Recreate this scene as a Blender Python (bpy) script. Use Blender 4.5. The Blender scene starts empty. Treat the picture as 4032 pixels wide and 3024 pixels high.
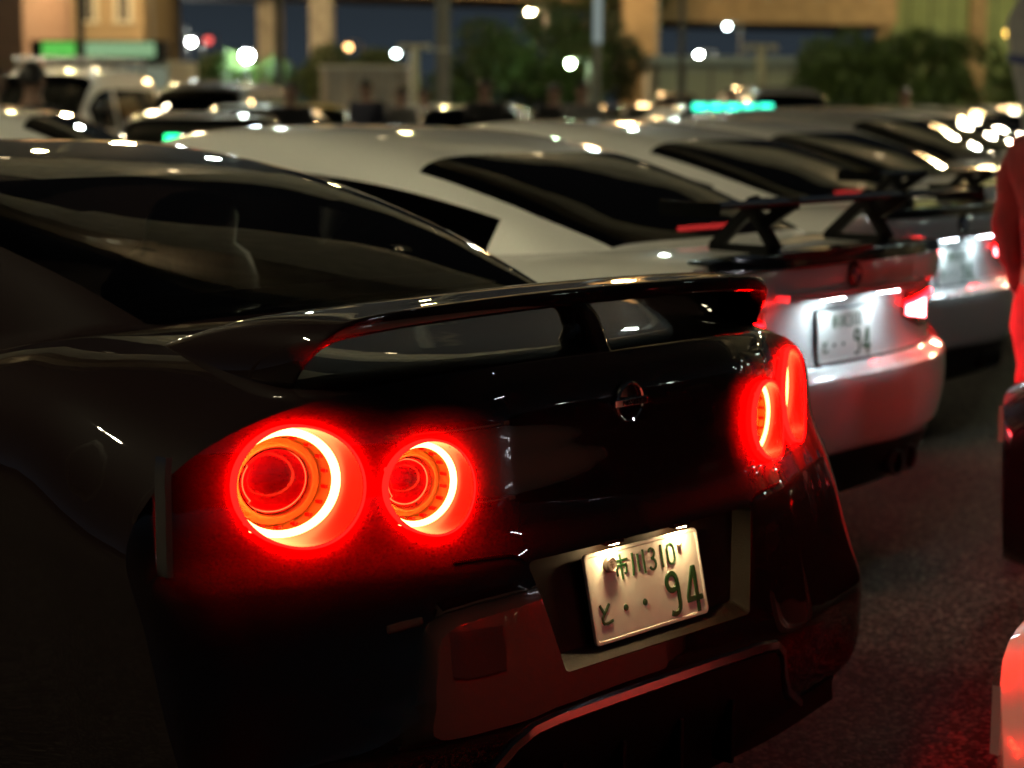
import bpy, bmesh, math, random
import numpy as np
from mathutils import Vector, Matrix

random.seed(7)
rng = np.random.default_rng(7)
PI = math.pi
scene = bpy.context.scene
COL = scene.collection

# ------------------------------------------------------------------ camera
CAM = Vector((-2.680, -2.150, 1.469))
YAW, PITCH, ROLL, FPX = 0.8203, 0.1466, 0.0046, 1904.4
_F = Vector((math.sin(YAW) * math.cos(PITCH), math.cos(YAW) * math.cos(PITCH), -math.sin(PITCH)))
_R = Vector((math.cos(YAW), -math.sin(YAW), 0))
_U = _R.cross(_F)
_R2 = _R * math.cos(ROLL) + _U * math.sin(ROLL)
_U2 = -_R * math.sin(ROLL) + _U * math.cos(ROLL)
cd = bpy.data.cameras.new('camera')
cam = bpy.data.objects.new('camera', cd)
COL.objects.link(cam)
cam.matrix_world = Matrix(((_R2.x, _U2.x, -_F.x, CAM.x), (_R2.y, _U2.y, -_F.y, CAM.y),
                           (_R2.z, _U2.z, -_F.z, CAM.z), (0, 0, 0, 1)))
cd.sensor_width = 36.0
cd.lens = FPX / 1024 * 36
cd.clip_start = 0.05
cd.clip_end = 2000
cd.dof.use_dof = True
cd.dof.focus_distance = 3.30
cd.dof.aperture_fstop = cd.lens / 21.0
scene.camera = cam

# ------------------------------------------------------------------ night sky
world = bpy.data.worlds.new('World')
scene.world = world
world.use_nodes = True
wn = world.node_tree
bg = wn.nodes['Background']
sky = wn.nodes.new('ShaderNodeTexSky')
sky.sky_type = 'NISHITA'
sky.sun_disc = False
sky.sun_elevation = math.radians(-6)
sky.sun_rotation = math.radians(200)
sky.air_density = 1.6
sky.dust_density = 3.0
# town glow: a little brighter towards the horizon all round, dark overhead
tcw = wn.nodes.new('ShaderNodeTexCoord'); sep = wn.nodes.new('ShaderNodeSeparateXYZ')
wn.links.new(tcw.outputs['Generated'], sep.inputs[0])
ramp = wn.nodes.new('ShaderNodeValToRGB')
ramp.color_ramp.elements[0].position = 0.0; ramp.color_ramp.elements[0].color = (.026, .036, .047, 1)
ramp.color_ramp.elements[1].position = 0.30; ramp.color_ramp.elements[1].color = (.0040, .0040, .0042, 1)
e_ = ramp.color_ramp.elements.new(.10); e_.color = (.012, .015, .018, 1)
wn.links.new(sep.outputs['Z'], ramp.inputs[0])
addc = wn.nodes.new('ShaderNodeVectorMath'); addc.operation = 'MULTIPLY_ADD'
addc.inputs[1].default_value = (.05, .05, .05)
wn.links.new(sky.outputs[0], addc.inputs[0]); wn.links.new(ramp.outputs[0], addc.inputs[2])
wn.links.new(addc.outputs[0], bg.inputs[0])
bg.inputs[1].default_value = 1.0

# faint moonlight
sd = bpy.data.lights.new('moonlight', 'SUN')
sd.energy = 0.006
sd.angle = math.radians(0.5)
sd.color = (0.75, 0.85, 1.0)
so = bpy.data.objects.new('moonlight', sd)
so.rotation_euler = (math.radians(40), math.radians(15), math.radians(60))
COL.objects.link(so)

vs = scene.view_settings
vs.view_transform = 'Standard'
vs.look = 'None'
vs.exposure = 0.0
vs.gamma = 1.0
scene.render.engine = 'CYCLES'
cy = scene.cycles
cy.use_denoising = True
cy.use_adaptive_sampling = True
cy.adaptive_threshold = 0.01
cy.max_bounces = 8
cy.diffuse_bounces = 3
cy.glossy_bounces = 4
cy.transmission_bounces = 4
cy.transparent_max_bounces = 16
cy.caustics_reflective = False
cy.caustics_refractive = False
cy.sample_clamp_indirect = 6.0
cy.use_light_tree = True

# ------------------------------------------------------------------ helpers
def pchip(pts):
    x = np.array([p[0] for p in pts], float); y = np.array([p[1] for p in pts], float)
    h = np.diff(x); d = np.diff(y) / h
    m = np.zeros(len(x)); m[0] = d[0]; m[-1] = d[-1]
    for i in range(1, len(x) - 1):
        if d[i - 1] * d[i] > 0:
            w1 = 2 * h[i] + h[i - 1]; w2 = h[i] + 2 * h[i - 1]
            m[i] = (w1 + w2) / (w1 / d[i - 1] + w2 / d[i])
    def f(t):
        t = np.clip(np.asarray(t, float), x[0], x[-1])
        i = np.clip(np.searchsorted(x, t) - 1, 0, len(h) - 1)
        s = (t - x[i]) / h[i]
        return ((1 + 2 * s) * (1 - s) ** 2 * y[i] + s * (1 - s) ** 2 * h[i] * m[i]
                + s * s * (3 - 2 * s) * y[i + 1] + s * s * (s - 1) * h[i] * m[i + 1])
    return f

class MB:
    """collects vertices and faces, builds one mesh object"""
    def __init__(self):
        self.v = []; self.f = []
    def add(self, vs, fs):
        o = len(self.v)
        self.v += [tuple(map(float, p)) for p in vs]
        self.f += [tuple(o + i for i in q) for q in fs]
        return self
    def box(self, c, s, rz=0, rx=0):
        m = Matrix.Translation(c) @ Matrix.Rotation(rz, 4, 'Z') @ Matrix.Rotation(rx, 4, 'X')
        h = [k / 2 for k in s]
        vs = [m @ Vector((a * h[0], b * h[1], d * h[2])) for a in (-1, 1) for b in (-1, 1) for d in (-1, 1)]
        return self.add(vs, [(0, 1, 3, 2), (4, 6, 7, 5), (0, 4, 5, 1), (2, 3, 7, 6), (0, 2, 6, 4), (1, 5, 7, 3)])
    def grid(self, fn, nu, nv, closed_u=False):
        vs = [fn(i / (nu - (0 if closed_u else 1)), j / (nv - 1)) for i in range(nu) for j in range(nv)]
        fs = []
        for i in range(nu if closed_u else nu - 1):
            i2 = (i + 1) % nu
            for j in range(nv - 1):
                fs.append((i * nv + j, i2 * nv + j, i2 * nv + j + 1, i * nv + j + 1))
        return self.add(vs, fs)
    def revolve(self, prof, c, axis=(0, -1, 0), seg=48, caps=False):
        """prof: list of (radius, distance along axis)"""
        a = Vector(axis).normalized()
        u = a.orthogonal().normalized(); w = a.cross(u)
        c = Vector(c); n = len(prof)
        vs = [c + a * d + (u * math.cos(2 * PI * i / seg) + w * math.sin(2 * PI * i / seg)) * r
              for i in range(seg) for (r, d) in prof]
        fs = [(i * n + j, ((i + 1) % seg) * n + j, ((i + 1) % seg) * n + j + 1, i * n + j + 1)
              for i in range(seg) for j in range(n - 1)]
        self.add(vs, fs)
        if caps:
            o = len(self.v) - len(vs)
            self.f.append(tuple(o + i * n for i in range(seg)))
            self.f.append(tuple(o + i * n + n - 1 for i in reversed(range(seg))))
        return self
    def tube(self, pts, rad, seg=8):
        """tapered tube through points"""
        pts = [Vector(p) for p in pts]
        rr = rad if isinstance(rad, (list, tuple)) else [rad] * len(pts)
        o = len(self.v)
        for k, p in enumerate(pts):
            t = (pts[min(k + 1, len(pts) - 1)] - pts[max(k - 1, 0)]).normalized()
            u = t.orthogonal().normalized() if abs(t.z) < .9 else (Vector((1, 0, 0)) - t * t.x).normalized()
            w = t.cross(u)
            for i in range(seg):
                a = 2 * PI * i / seg
                self.v.append(tuple(p + (u * math.cos(a) + w * math.sin(a)) * rr[k]))
        for k in range(len(pts) - 1):
            for i in range(seg):
                self.f.append((o + k * seg + i, o + k * seg + (i + 1) % seg, o + (k + 1) * seg + (i + 1) % seg, o + (k + 1) * seg + i))
        self.f.append(tuple(o + i for i in reversed(range(seg))))
        self.f.append(tuple(o + (len(pts) - 1) * seg + i for i in range(seg)))
        return self
    def build(self, name, mat, parent=None, smooth=None, weld=False, bevel=0):
        me = bpy.data.meshes.new(name)
        me.from_pydata(self.v, [], self.f)
        bm = bmesh.new(); bm.from_mesh(me)
        if weld:
            bmesh.ops.remove_doubles(bm, verts=bm.verts, dist=weld)
        bmesh.ops.recalc_face_normals(bm, faces=bm.faces)
        bm.to_mesh(me); bm.free()
        if smooth is not None:
            me.shade_smooth()
            me.set_sharp_from_angle(angle=math.radians(smooth))
        me.materials.append(mat)
        o = bpy.data.objects.new(name, me)
        COL.objects.link(o)
        if parent is not None:
            o.parent = parent
        if bevel:
            b = o.modifiers.new('bevel', 'BEVEL'); b.width = bevel; b.segments = 2; b.limit_method = 'ANGLE'
        return o

def tag(o, label=None, cat=None, group=None, kind=None):
    if label: o['label'] = label
    if cat: o['category'] = cat
    if group: o['group'] = group
    if kind: o['kind'] = kind
    return o

def empty(name, loc=(0, 0, 0), rz=0, label=None, cat=None, group=None):
    o = bpy.data.objects.new(name, None)
    o.empty_display_size = 0.2
    o.location = loc
    o.rotation_euler = (0, 0, rz)
    COL.objects.link(o)
    return tag(o, label, cat, group)

# ------------------------------------------------------------------ materials
MATS = {}
def new_mat(name):
    m = bpy.data.materials.new(name); m.use_nodes = True
    return m, m.node_tree, m.node_tree.nodes['Principled BSDF']

def pmat(name, col, rough=.5, metal=0., coat=0., spec=.5, noise=0, nscale=20, bump=0, bscale=60):
    if name in MATS: return MATS[name]
    m, nt, p = new_mat(name)
    p.inputs['Base Color'].default_value = (*col, 1)
    p.inputs['Roughness'].default_value = rough
    p.inputs['Metallic'].default_value = metal
    p.inputs['Coat Weight'].default_value = coat
    p.inputs['Coat Roughness'].default_value = .03
    p.inputs['Specular IOR Level'].default_value = spec
    if noise:
        tc = nt.nodes.new('ShaderNodeTexCoord'); nz = nt.nodes.new('ShaderNodeTexNoise')
        nz.inputs['Scale'].default_value = nscale; nz.inputs['Detail'].default_value = 6
        nt.links.new(tc.outputs['Object'], nz.inputs['Vector'])
        mr = nt.nodes.new('ShaderNodeMapRange')
        mr.inputs[1].default_value = .3; mr.inputs[2].default_value = .7
        mr.inputs[3].default_value = 1 - noise; mr.inputs[4].default_value = 1 + noise
        nt.links.new(nz.outputs[0], mr.inputs[0])
        mx = nt.nodes.new('ShaderNodeVectorMath'); mx.operation = 'SCALE'
        mx.inputs[0].default_value = col
        nt.links.new(mr.outputs[0], mx.inputs['Scale'])
        nt.links.new(mx.outputs[0], p.inputs['Base Color'])
    if bump:
        tc = nt.nodes.new('ShaderNodeTexCoord'); nz = nt.nodes.new('ShaderNodeTexNoise')
        nz.inputs['Scale'].default_value = bscale; nz.inputs['Detail'].default_value = 4
        nt.links.new(tc.outputs['Object'], nz.inputs['Vector'])
        b = nt.nodes.new('ShaderNodeBump'); b.inputs['Strength'].default_value = bump; b.inputs['Distance'].default_value = .01
        nt.links.new(nz.outputs[0], b.inputs['Height']); nt.links.new(b.outputs[0], p.inputs['Normal'])
    MATS[name] = m
    return m

def emat(name, col, strength):
    if name in MATS: return MATS[name]
    m = bpy.data.materials.new(name); m.use_nodes = True
    nt = m.node_tree; nt.nodes.clear()
    o = nt.nodes.new('ShaderNodeOutputMaterial'); e = nt.nodes.new('ShaderNodeEmission')
    e.inputs[0].default_value = (*col, 1); e.inputs[1].default_value = strength
    nt.links.new(e.outputs[0], o.inputs[0])
    MATS[name] = m
    return m

def glassmat(name, tint, refl=1.0, rough=0.0, ior=1.5, emit=None):
    """thin pane: tinted see-through plus mirror reflection by Fresnel"""
    if name in MATS: return MATS[name]
    m = bpy.data.materials.new(name); m.use_nodes = True
    nt = m.node_tree; nt.nodes.clear()
    o = nt.nodes.new('ShaderNodeOutputMaterial')
    t = nt.nodes.new('ShaderNodeBsdfTransparent'); t.inputs[0].default_value = (*tint, 1)
    g = nt.nodes.new('ShaderNodeBsdfGlossy'); g.inputs['Roughness'].default_value = rough
    g.inputs[0].default_value = (refl, refl, refl, 1)
    f = nt.nodes.new('ShaderNodeFresnel'); f.inputs[0].default_value = ior
    mx = nt.nodes.new('ShaderNodeMixShader')
    nt.links.new(f.outputs[0], mx.inputs[0]); nt.links.new(t.outputs[0], mx.inputs[1]); nt.links.new(g.outputs[0], mx.inputs[2])
    out = mx.outputs[0]
    if emit:
        e = nt.nodes.new('ShaderNodeEmission'); e.inputs[0].default_value = (*emit[0], 1); e.inputs[1].default_value = emit[1]
        a = nt.nodes.new('ShaderNodeAddShader')
        nt.links.new(out, a.inputs[0]); nt.links.new(e.outputs[0], a.inputs[1]); out = a.outputs[0]
    nt.links.new(out, o.inputs[0])
    MATS[name] = m
    return m

def paint(name, col, rough=.35, metal=0., spec=.5):
    if name in MATS: return MATS[name]
    m, nt, p = new_mat(name)
    p.inputs['Base Color'].default_value = (*col, 1)
    p.inputs['Roughness'].default_value = rough
    p.inputs['Metallic'].default_value = metal
    p.inputs['Coat Weight'].default_value = 1.0
    p.inputs['Specular IOR Level'].default_value = spec
    p.inputs['Coat Roughness'].default_value = .02
    p.inputs['Coat IOR'].default_value = 1.5
    # very fine orange peel
    tc = nt.nodes.new('ShaderNodeTexCoord'); nz = nt.nodes.new('ShaderNodeTexNoise')
    nz.inputs['Scale'].default_value = 9; nz.inputs['Detail'].default_value = 2
    nt.links.new(tc.outputs['Object'], nz.inputs['Vector'])
    b = nt.nodes.new('ShaderNodeBump'); b.inputs['Strength'].default_value = .02; b.inputs['Distance'].default_value = .02
    nt.links.new(nz.outputs[0], b.inputs['Height']); nt.links.new(b.outputs[0], p.inputs['Coat Normal'])
    MATS[name] = m
    return m

M_black = paint('paint_black', (.0105, .0050, .0050), rough=.5, spec=.02)
M_white = paint('paint_white', (.74, .73, .70), rough=.4)
M_grey = paint('paint_dark_grey', (.03, .03, .035))
M_silver = paint('paint_silver', (.45, .45, .44), metal=.4)
M_yellow = paint('paint_yellow', (.6, .42, .03))
M_dkblack = pmat('black_plastic', (.006, .006, .006), rough=.4, spec=.15)
M_gloss = pmat('gloss_black', (.006, .006, .006), rough=.12, coat=.6)
M_tyre = pmat('tyre_rubber', (.015, .015, .015), rough=.8, bump=.3)
M_rim = pmat('rim_metal', (.25, .25, .26), rough=.3, metal=.9)
M_chrome = pmat('chrome', (.75, .75, .76), rough=.08, metal=1.)
M_trim = pmat('satin_trim', (.42, .38, .40), rough=.22, metal=1.)
M_glass = glassmat('car_glass', (.86, .89, .88))
M_glassd = glassmat('car_glass_dark', (.06, .065, .065))
M_seat = pmat('seat_leather', (.012, .010, .010), rough=.55, bump=.2)
M_plate = pmat('plate_white', (.80, .79, .74), rough=.45, noise=.04, nscale=30)
M_green = pmat('plate_green', (.015, .075, .02), rough=.4)
M_steel = pmat('bolt_steel', (.5, .45, .4), rough=.35, metal=.9)
M_ring = emat('tail_ring_light', (1., .03, .009), 170.)
M_halorim = emat('tail_halo_rim', (1., .00003, .00002), 850.)  # added glow that throws the red halo onto the panel
M_refl = pmat('tail_reflector', (.42, .95, .25), rough=.4, bump=.5, bscale=700)
M_redwall = pmat('tail_red_wall', (.22, .0008, .0006), rough=.3)
M_core = pmat('tail_core_lens', (.10, .001, .014), rough=.12, coat=1.)
M_lens = glassmat('tail_lens_cover', (1., .88, .82), refl=.8)
M_redspill = emat('tail_red_spill', (1., .0006, .0012), 200.)  # added red glow for spill round the white coupes' lamps
M_pink = emat('tail_lamp_hot', (1., .14, .16), 34.)
M_warmp = emat('plate_lamp_warm', (1., .68, .32), 620.)
M_coldp = emat('plate_lamp_cold', (.70, .90, 1.), 120.)

def asphalt():
    m, nt, p = new_mat('asphalt')
    tc = nt.nodes.new('ShaderNodeTexCoord')
    v = nt.nodes.new('ShaderNodeTexVoronoi'); v.inputs['Scale'].default_value = 95
    n = nt.nodes.new('ShaderNodeTexNoise'); n.inputs['Scale'].default_value = 1.3; n.inputs['Detail'].default_value = 8
    n2 = nt.nodes.new('ShaderNodeTexNoise'); n2.inputs['Scale'].default_value = 160; n2.inputs['Detail'].default_value = 3
    for k in (v, n, n2): nt.links.new(tc.outputs['Object'], k.inputs['Vector'])
    cr = nt.nodes.new('ShaderNodeValToRGB')
    cr.color_ramp.elements[0].position = .48; cr.color_ramp.elements[0].color = (.006, .0055, .005, 1)
    cr.color_ramp.elements[1].position = .98; cr.color_ramp.elements[1].color = (.095, .085, .072, 1)
    sp = nt.nodes.new('ShaderNodeSeparateColor'); nt.links.new(v.outputs['Color'], sp.inputs[0])
    nt.links.new(sp.outputs[0], cr.inputs[0])
    mr = nt.nodes.new('ShaderNodeMapRange'); mr.inputs[1].default_value = .3; mr.inputs[2].default_value = .7
    mr.inputs[3].default_value = .65; mr.inputs[4].default_value = 1.2
    nt.links.new(n.outputs[0], mr.inputs[0])
    mx = nt.nodes.new('ShaderNodeVectorMath'); mx.operation = 'SCALE'
    nt.links.new(cr.outputs[0], mx.inputs[0]); nt.links.new(mr.outputs[0], mx.inputs['Scale'])
    nt.links.new(mx.outputs[0], p.inputs['Base Color'])
    p.inputs['Roughness'].default_value = .8
    p.inputs['Specular IOR Level'].default_value = .12
    ad = nt.nodes.new('ShaderNodeMath'); ad.operation = 'SUBTRACT'
    nt.links.new(n2.outputs[0], ad.inputs[0]); nt.links.new(v.outputs['Distance'], ad.inputs[1])
    b = nt.nodes.new('ShaderNodeBump'); b.inputs['Strength'].default_value = .8; b.inputs['Distance'].default_value = .006
    nt.links.new(ad.outputs[0], b.inputs['Height']); nt.links.new(b.outputs[0], p.inputs['Normal'])
    return m

# ------------------------------------------------------------------ ground
gm = MB().add([(-400, -400, 0), (500, -400, 0), (500, 500, 0), (-400, 500, 0)], [(0, 1, 2, 3)])
tag(gm.build('ground', asphalt()), kind='structure')

# ------------------------------------------------------------------ car shells
def xspace(n_mid, n_edge, knee=.93):
    a = list(np.linspace(0, knee, n_mid))
    d = np.geomspace(1 - knee, 1.5e-4, n_edge)[1:]
    a += list(1 - d) + [1.0]
    a = np.array(a)
    return np.concatenate([-a[::-1], a[1:]])

GH = pchip([(0, 1.0), (.40, .993), (.62, .975), (.76, .92), (.83, .80), (.90, .55), (.97, .2), (1.0, 0)])
GX = np.array([0, .1, .2, .3, .4, .5, .58, .64, .70, .745, .78, .81, .84, .87, .90, .93, .96, .985, 1.0])

class Shell:
    def __init__(self, P):
        self.P = P
        st = P['body']
        s = [q[0] for q in st]
        self.W, self.zm, self.zt, self.zb = [pchip([(q[0], q[k]) for q in st]) for k in (1, 2, 3, 4)]
        self.L = P['len']
        nt, mt = P.get('nt', 8), P.get('mt', 3)
        self.nt = nt if callable(nt) else (lambda s: nt)
        self.mt = mt if callable(mt) else (lambda s: mt)
        self.Rf = P['R']; self.fade = P.get('fade', .75)
        self.Ff = P.get('F', lambda x, z: .35 * abs(x) ** 2.6 + .25 * max(0, .5 - z) ** 2)
        gs = P['gh']
        self.gW = pchip([(q[0], q[1]) for q in gs]); self.gz = pchip([(q[0], q[2]) for q in gs])
        self.gzb = P.get('gzb', .95)
        self.gy0, self.gy1 = gs[0][0], gs[-1][0]
    def zsec(self, s, x, top):
        W = float(self.W(s)); q = min(1, abs(x) / W)
        zm = float(self.zm(s))
        e = zm + ((float(self.zt(s)) - zm) * (max(0, 1 - q ** float(self.nt(s)))) ** (1 / float(self.mt(s))) if top
                  else (float(self.zb(s)) - zm) * (max(0, 1 - q ** self.P.get('nb', 7))) ** (1 / self.P.get('mb', 3.5)))
        return e
    def ypos(self, s, x, z):
        y = s
        if s < self.fade:
            y += self.Rf(x, z) * (1 - s / self.fade)
        e = self.L - s
        if e < 1.0:
            y -= self.Ff(x, z) * (1 - e / 1.0)
        return y
    def body(self, xs, ss, rows, cut=None, front_rows=14):
        mb = MB()
        n = len(xs); rings = []
        for s in ss:
            W = float(self.W(s))
            ring = []
            for t in xs:
                x = t * W; z = self.zsec(s, x, True); ring.append((x, self.ypos(s, x, z), z))
            for t in xs[::-1][1:-1]:
                x = t * W; z = self.zsec(s, x, False); ring.append((x, self.ypos(s, x, z), z))
            rings.append(ring)
        m = len(rings[0])
        fs = [(k * m + i, k * m + (i + 1) % m, (k + 1) * m + (i + 1) % m, (k + 1) * m + i) for k in range(len(ss) - 1) for i in range(m)]
        mb.add([p for r in rings for p in r], fs)
        for s, K, ct in ((ss[0], rows, cut), (ss[-1], front_rows, None)):
            W = float(self.W(s))
            X = np.zeros((n, K)); Z = np.zeros((n, K))
            for j, t in enumerate(xs):
                x = t * W; a = self.zsec(s, x, True); b = self.zsec(s, x, False)
                X[j] = x; Z[j] = np.linspace(a, b, K)
            X = X.copy()
            cell = max(abs(X[n // 2 + 1, 0] - X[n // 2, 0]), abs(Z[n // 2, 1] - Z[n // 2, 0]))
            inside = np.zeros((n, K))
            if ct is not None:
                for hole in ct:
                    for j in range(n):
                        for k in range(K):
                            d, nx, nz = hole(X[j, k], Z[j, k])
                            if abs(d) < cell * .62:
                                X[j, k], Z[j, k] = nx, nz
                                inside[j, k] = 0
                            elif d < 0:
                                inside[j, k] = 1
            vs = [(X[j, k], self.ypos(s, X[j, k], Z[j, k]), Z[j, k]) for j in range(n) for k in range(K)]
            fs = []
            for j in range(n - 1):
                for k in range(K - 1):
                    q = (j * K + k, (j + 1) * K + k, (j + 1) * K + k + 1, j * K + k + 1)
                    if ct is not None:
                        cx = (X[j, k] + X[j + 1, k] + X[j, k + 1] + X[j + 1, k + 1]) / 4
                        cz = (Z[j, k] + Z[j + 1, k] + Z[j, k + 1] + Z[j + 1, k + 1]) / 4
                        if any(h(cx, cz)[0] < 0 for h in ct): continue
                    fs.append(q)
            mb.add(vs, fs)
        return mb
    def greenhouse(self, parent, paint_m, glass_m, nst=46):
        P = self.P
        xs = np.concatenate([-GX[::-1], GX[1:]])
        ys = sorted(set([round(v, 4) for v in np.linspace(self.gy0, self.gy1, nst)] + [round(v, 4) for v in P['cuts']]))
        def pt(y, t):
            W = float(self.gW(y)); zt = float(self.gz(y))
            bow = P.get('bow', .10) * (1 - min(1, (y - self.gy0) / .9)) * (abs(t) ** 2.2)
            bowf = P.get('bow', .10) * (1 - min(1, (self.gy1 - y) / .9)) * (abs(t) ** 2.2)
            return (t * W, y + bow - bowf, self.gzb + (zt - self.gzb) * float(GH(abs(t))))
        n = len(xs)
        V = [pt(y, t) for y in ys for t in xs]
        ra, rb, sa, sb, wa, wb = P['cuts'][:6]
        pill = P.get('pillars', [])
        grp = {'roof': [], 'rear_window': [], 'windshield': [], 'side_l': [], 'side_r': []}
        side_idx = {}
        for i in range(len(ys) - 1):
            ym = (ys[i] + ys[i + 1]) / 2
            for j in range(n - 1):
                t = (xs[j] + xs[j + 1]) / 2; at = abs(t)
                q = (i * n + j, i * n + j + 1, (i + 1) * n + j + 1, (i + 1) * n + j)
                zt = float(self.gz(ym))
                if ra < ym < rb and at < P.get('rgw', .80): g = 'rear_window'
                elif wa < ym < wb and at < .80: g = 'windshield'
                elif sa < ym < sb and .855 < at < .99 and not any(a < ym < b for a, b in pill):
                    k = sum(1 for a, b in pill if ym > b)
                    g = ('side_l' if t < 0 else 'side_r') + str(k); grp.setdefault(g, [])
                else: g = 'roof'
                grp[g].append(q)
        out = {}
        for g, fs in grp.items():
            if not fs: continue
            used = sorted(set(i for f in fs for i in f)); mp = {a: b for b, a in enumerate(used)}
            mb = MB().add([V[i] for i in used], [tuple(mp[i] for i in f) for f in fs])
            nm = 'side_window' if g.startswith('side') else g
            out[g] = mb.build(nm, paint_m if g == 'roof' else glass_m, parent, smooth=50)
            if g != 'roof':
                # black seal round the pane
                pass
        return out
    def rear_patch(self, name, mat, parent, x0, x1, zlo, zhi, off=.006, thick=.02, nx=24, nz=8, smooth=40):
        """a piece that follows the rear surface: x0..x1, z between zlo(x) and zhi(x)"""
        fl = zlo if callable(zlo) else (lambda x: zlo)
        fh = zhi if callable(zhi) else (lambda x: zhi)
        mb = MB()
        def fn(d):
            def f(u, v):
                x = x0 + (x1 - x0) * u; z = fl(x) + (fh(x) - fl(x)) * v
                return (x, self.Rf(x, z) + d, z)
            return f
        mb.grid(fn(-off), nx, nz)
        mb.grid(fn(thick - off), nx, nz)
        N = nx * nz
        edge = [i * nz for i in range(nx)] + [(nx - 1) * nz + j for j in range(1, nz)] + [i * nz + nz - 1 for i in range(nx - 2, -1, -1)] + [j for j in range(nz - 2, 0, -1)]
        for a, b in zip(edge, edge[1:] + edge[:1]):
            mb.f.append((a, b, b + N, a + N))
        return mb.build(name, mat, parent, smooth=smooth)

def wheels(root, W, ya, yb, r=.34, w=.25):
    for x in (-1, 1):
        for y in (ya, yb):
            c = (x * (W - .15), y, r)
            t = MB().revolve([(r - .09, -.11), (r - .02, -.125), (r, -.09), (r, .09), (r - .02, .125), (r - .09, .11)], c, (x, 0, 0), 36).build('wheel', M_tyre, root, smooth=40)
            m = MB().revolve([(r - .085, .10), (r - .10, .085), (r - .12, .05), (.05, .07), (.0, .075)], c, (x, 0, 0), 36)
            m.build('rim', M_rim, t, smooth=30)

# ------------------------------------------------------------------ number plates (strokes in millimetres, origin lower left)
def arc(cx, cy, rx, ry, a0, a1, n=14):
    return [(cx + rx * math.cos(math.radians(a0 + (a1 - a0) * i / n)), cy + ry * math.sin(math.radians(a0 + (a1 - a0) * i / n))) for i in range(n + 1)]
STROKES = [
    # upper line: city name in two characters, then the class number
    ('character', 4.6, [[(99, 150), (99, 141)], [(81, 140), (117, 140)], [(86, 131), (86, 114)], [(86, 131), (112, 131), (112, 117), (108, 115)], [(99, 140), (99, 106)]]),
    ('character', 4.6, [[(133, 147), (133, 125), (130, 108)], [(148, 143), (148, 113)], [(164, 148), (164, 107)]]),
    ('character', 5.0, [arc(188, 138, 8, 9, 150, -80) + [(187, 129)], arc(188, 118, 9, 10, 80, -150)]),
    ('character', 5.0, [[(217, 148), (217, 108)]]),
    ('character', 5.0, [arc(244, 136, 10, 11, 0, 180) + arc(244, 120, 10, 11, 180, 360) + [(254, 136)]]),
    # lower line: hiragana, two dots, the number
    ('character', 5.6, [[(25, 69), (34, 53)], [(49, 68), (36, 55), (27, 46), (27, 40), (31, 36), (40, 35), (53, 38)]]),
    ('dot', 0, [(95, 54, 6.5)]),
    ('dot', 0, [(150, 54, 6.5)]),
    ('character', 11, [arc(234, 76, 15, 16, 0, 360, 28), [(249, 76), (250, 58)] + arc(233, 34, 17, 18, 0, -118, 12)]),
    ('character', 11, [[(303, 11), (303, 91)], [(303, 91), (298, 91), (277, 40), (277, 34), (315, 34)]]),
]
def ribbon(mb, pts, w, y0, y1):
    """flat raised stroke on the plate face, mitred"""
    pts = [Vector((p[0] - 165, p[1] - 82.5)) for p in pts]
    closed = (pts[0] - pts[-1]).length < .5
    n = len(pts); Ls = []; Rs = []
    for i, p in enumerate(pts):
        if closed:
            a = pts[i - 1] if i > 0 else pts[-2]; b = pts[i + 1] if i < n - 1 else pts[1]
        else:
            a = pts[max(0, i - 1)]; b = pts[min(n - 1, i + 1)]
        d1 = (p - a) if (p - a).length > 1e-6 else (b - p); d2 = (b - p) if (b - p).length > 1e-6 else (p - a)
        d1 = d1.normalized(); d2 = d2.normalized(); t = (d1 + d2)
        t = t.normalized() if t.length > 1e-6 else d1
        nn = Vector((-t.y, t.x)); k = 1 / max(.45, nn.dot(Vector((-d1.y, d1.x))))
        e = Vector((0, 0))
        if not closed and i == 0: e = -d2 * w * .3
        if not closed and i == n - 1: e = d1 * w * .3
        Ls.append(p + e + nn * w / 2 * k); Rs.append(p + e - nn * w / 2 * k)
    m = .001
    vs = []
    for a, b in zip(Ls, Rs):
        c = (a + b) / 2
        ai, bi = c + (a - c) * .72, c + (b - c) * .72
        vs += [(a.x * m, y0, a.y * m), (ai.x * m, y1, ai.y * m), (bi.x * m, y1, bi.y * m), (b.x * m, y0, b.y * m)]
    fs = []
    for i in range(n - 1):
        for k in range(3):
            fs.append((4 * i + k, 4 * i + k + 1, 4 * i + 4 + k + 1, 4 * i + 4 + k))
    if not closed:
        fs += [(0, 1, 2, 3), (4 * n - 4, 4 * n - 3, 4 * n - 2, 4 * n - 1)]
    mb.add(vs, fs)

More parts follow.
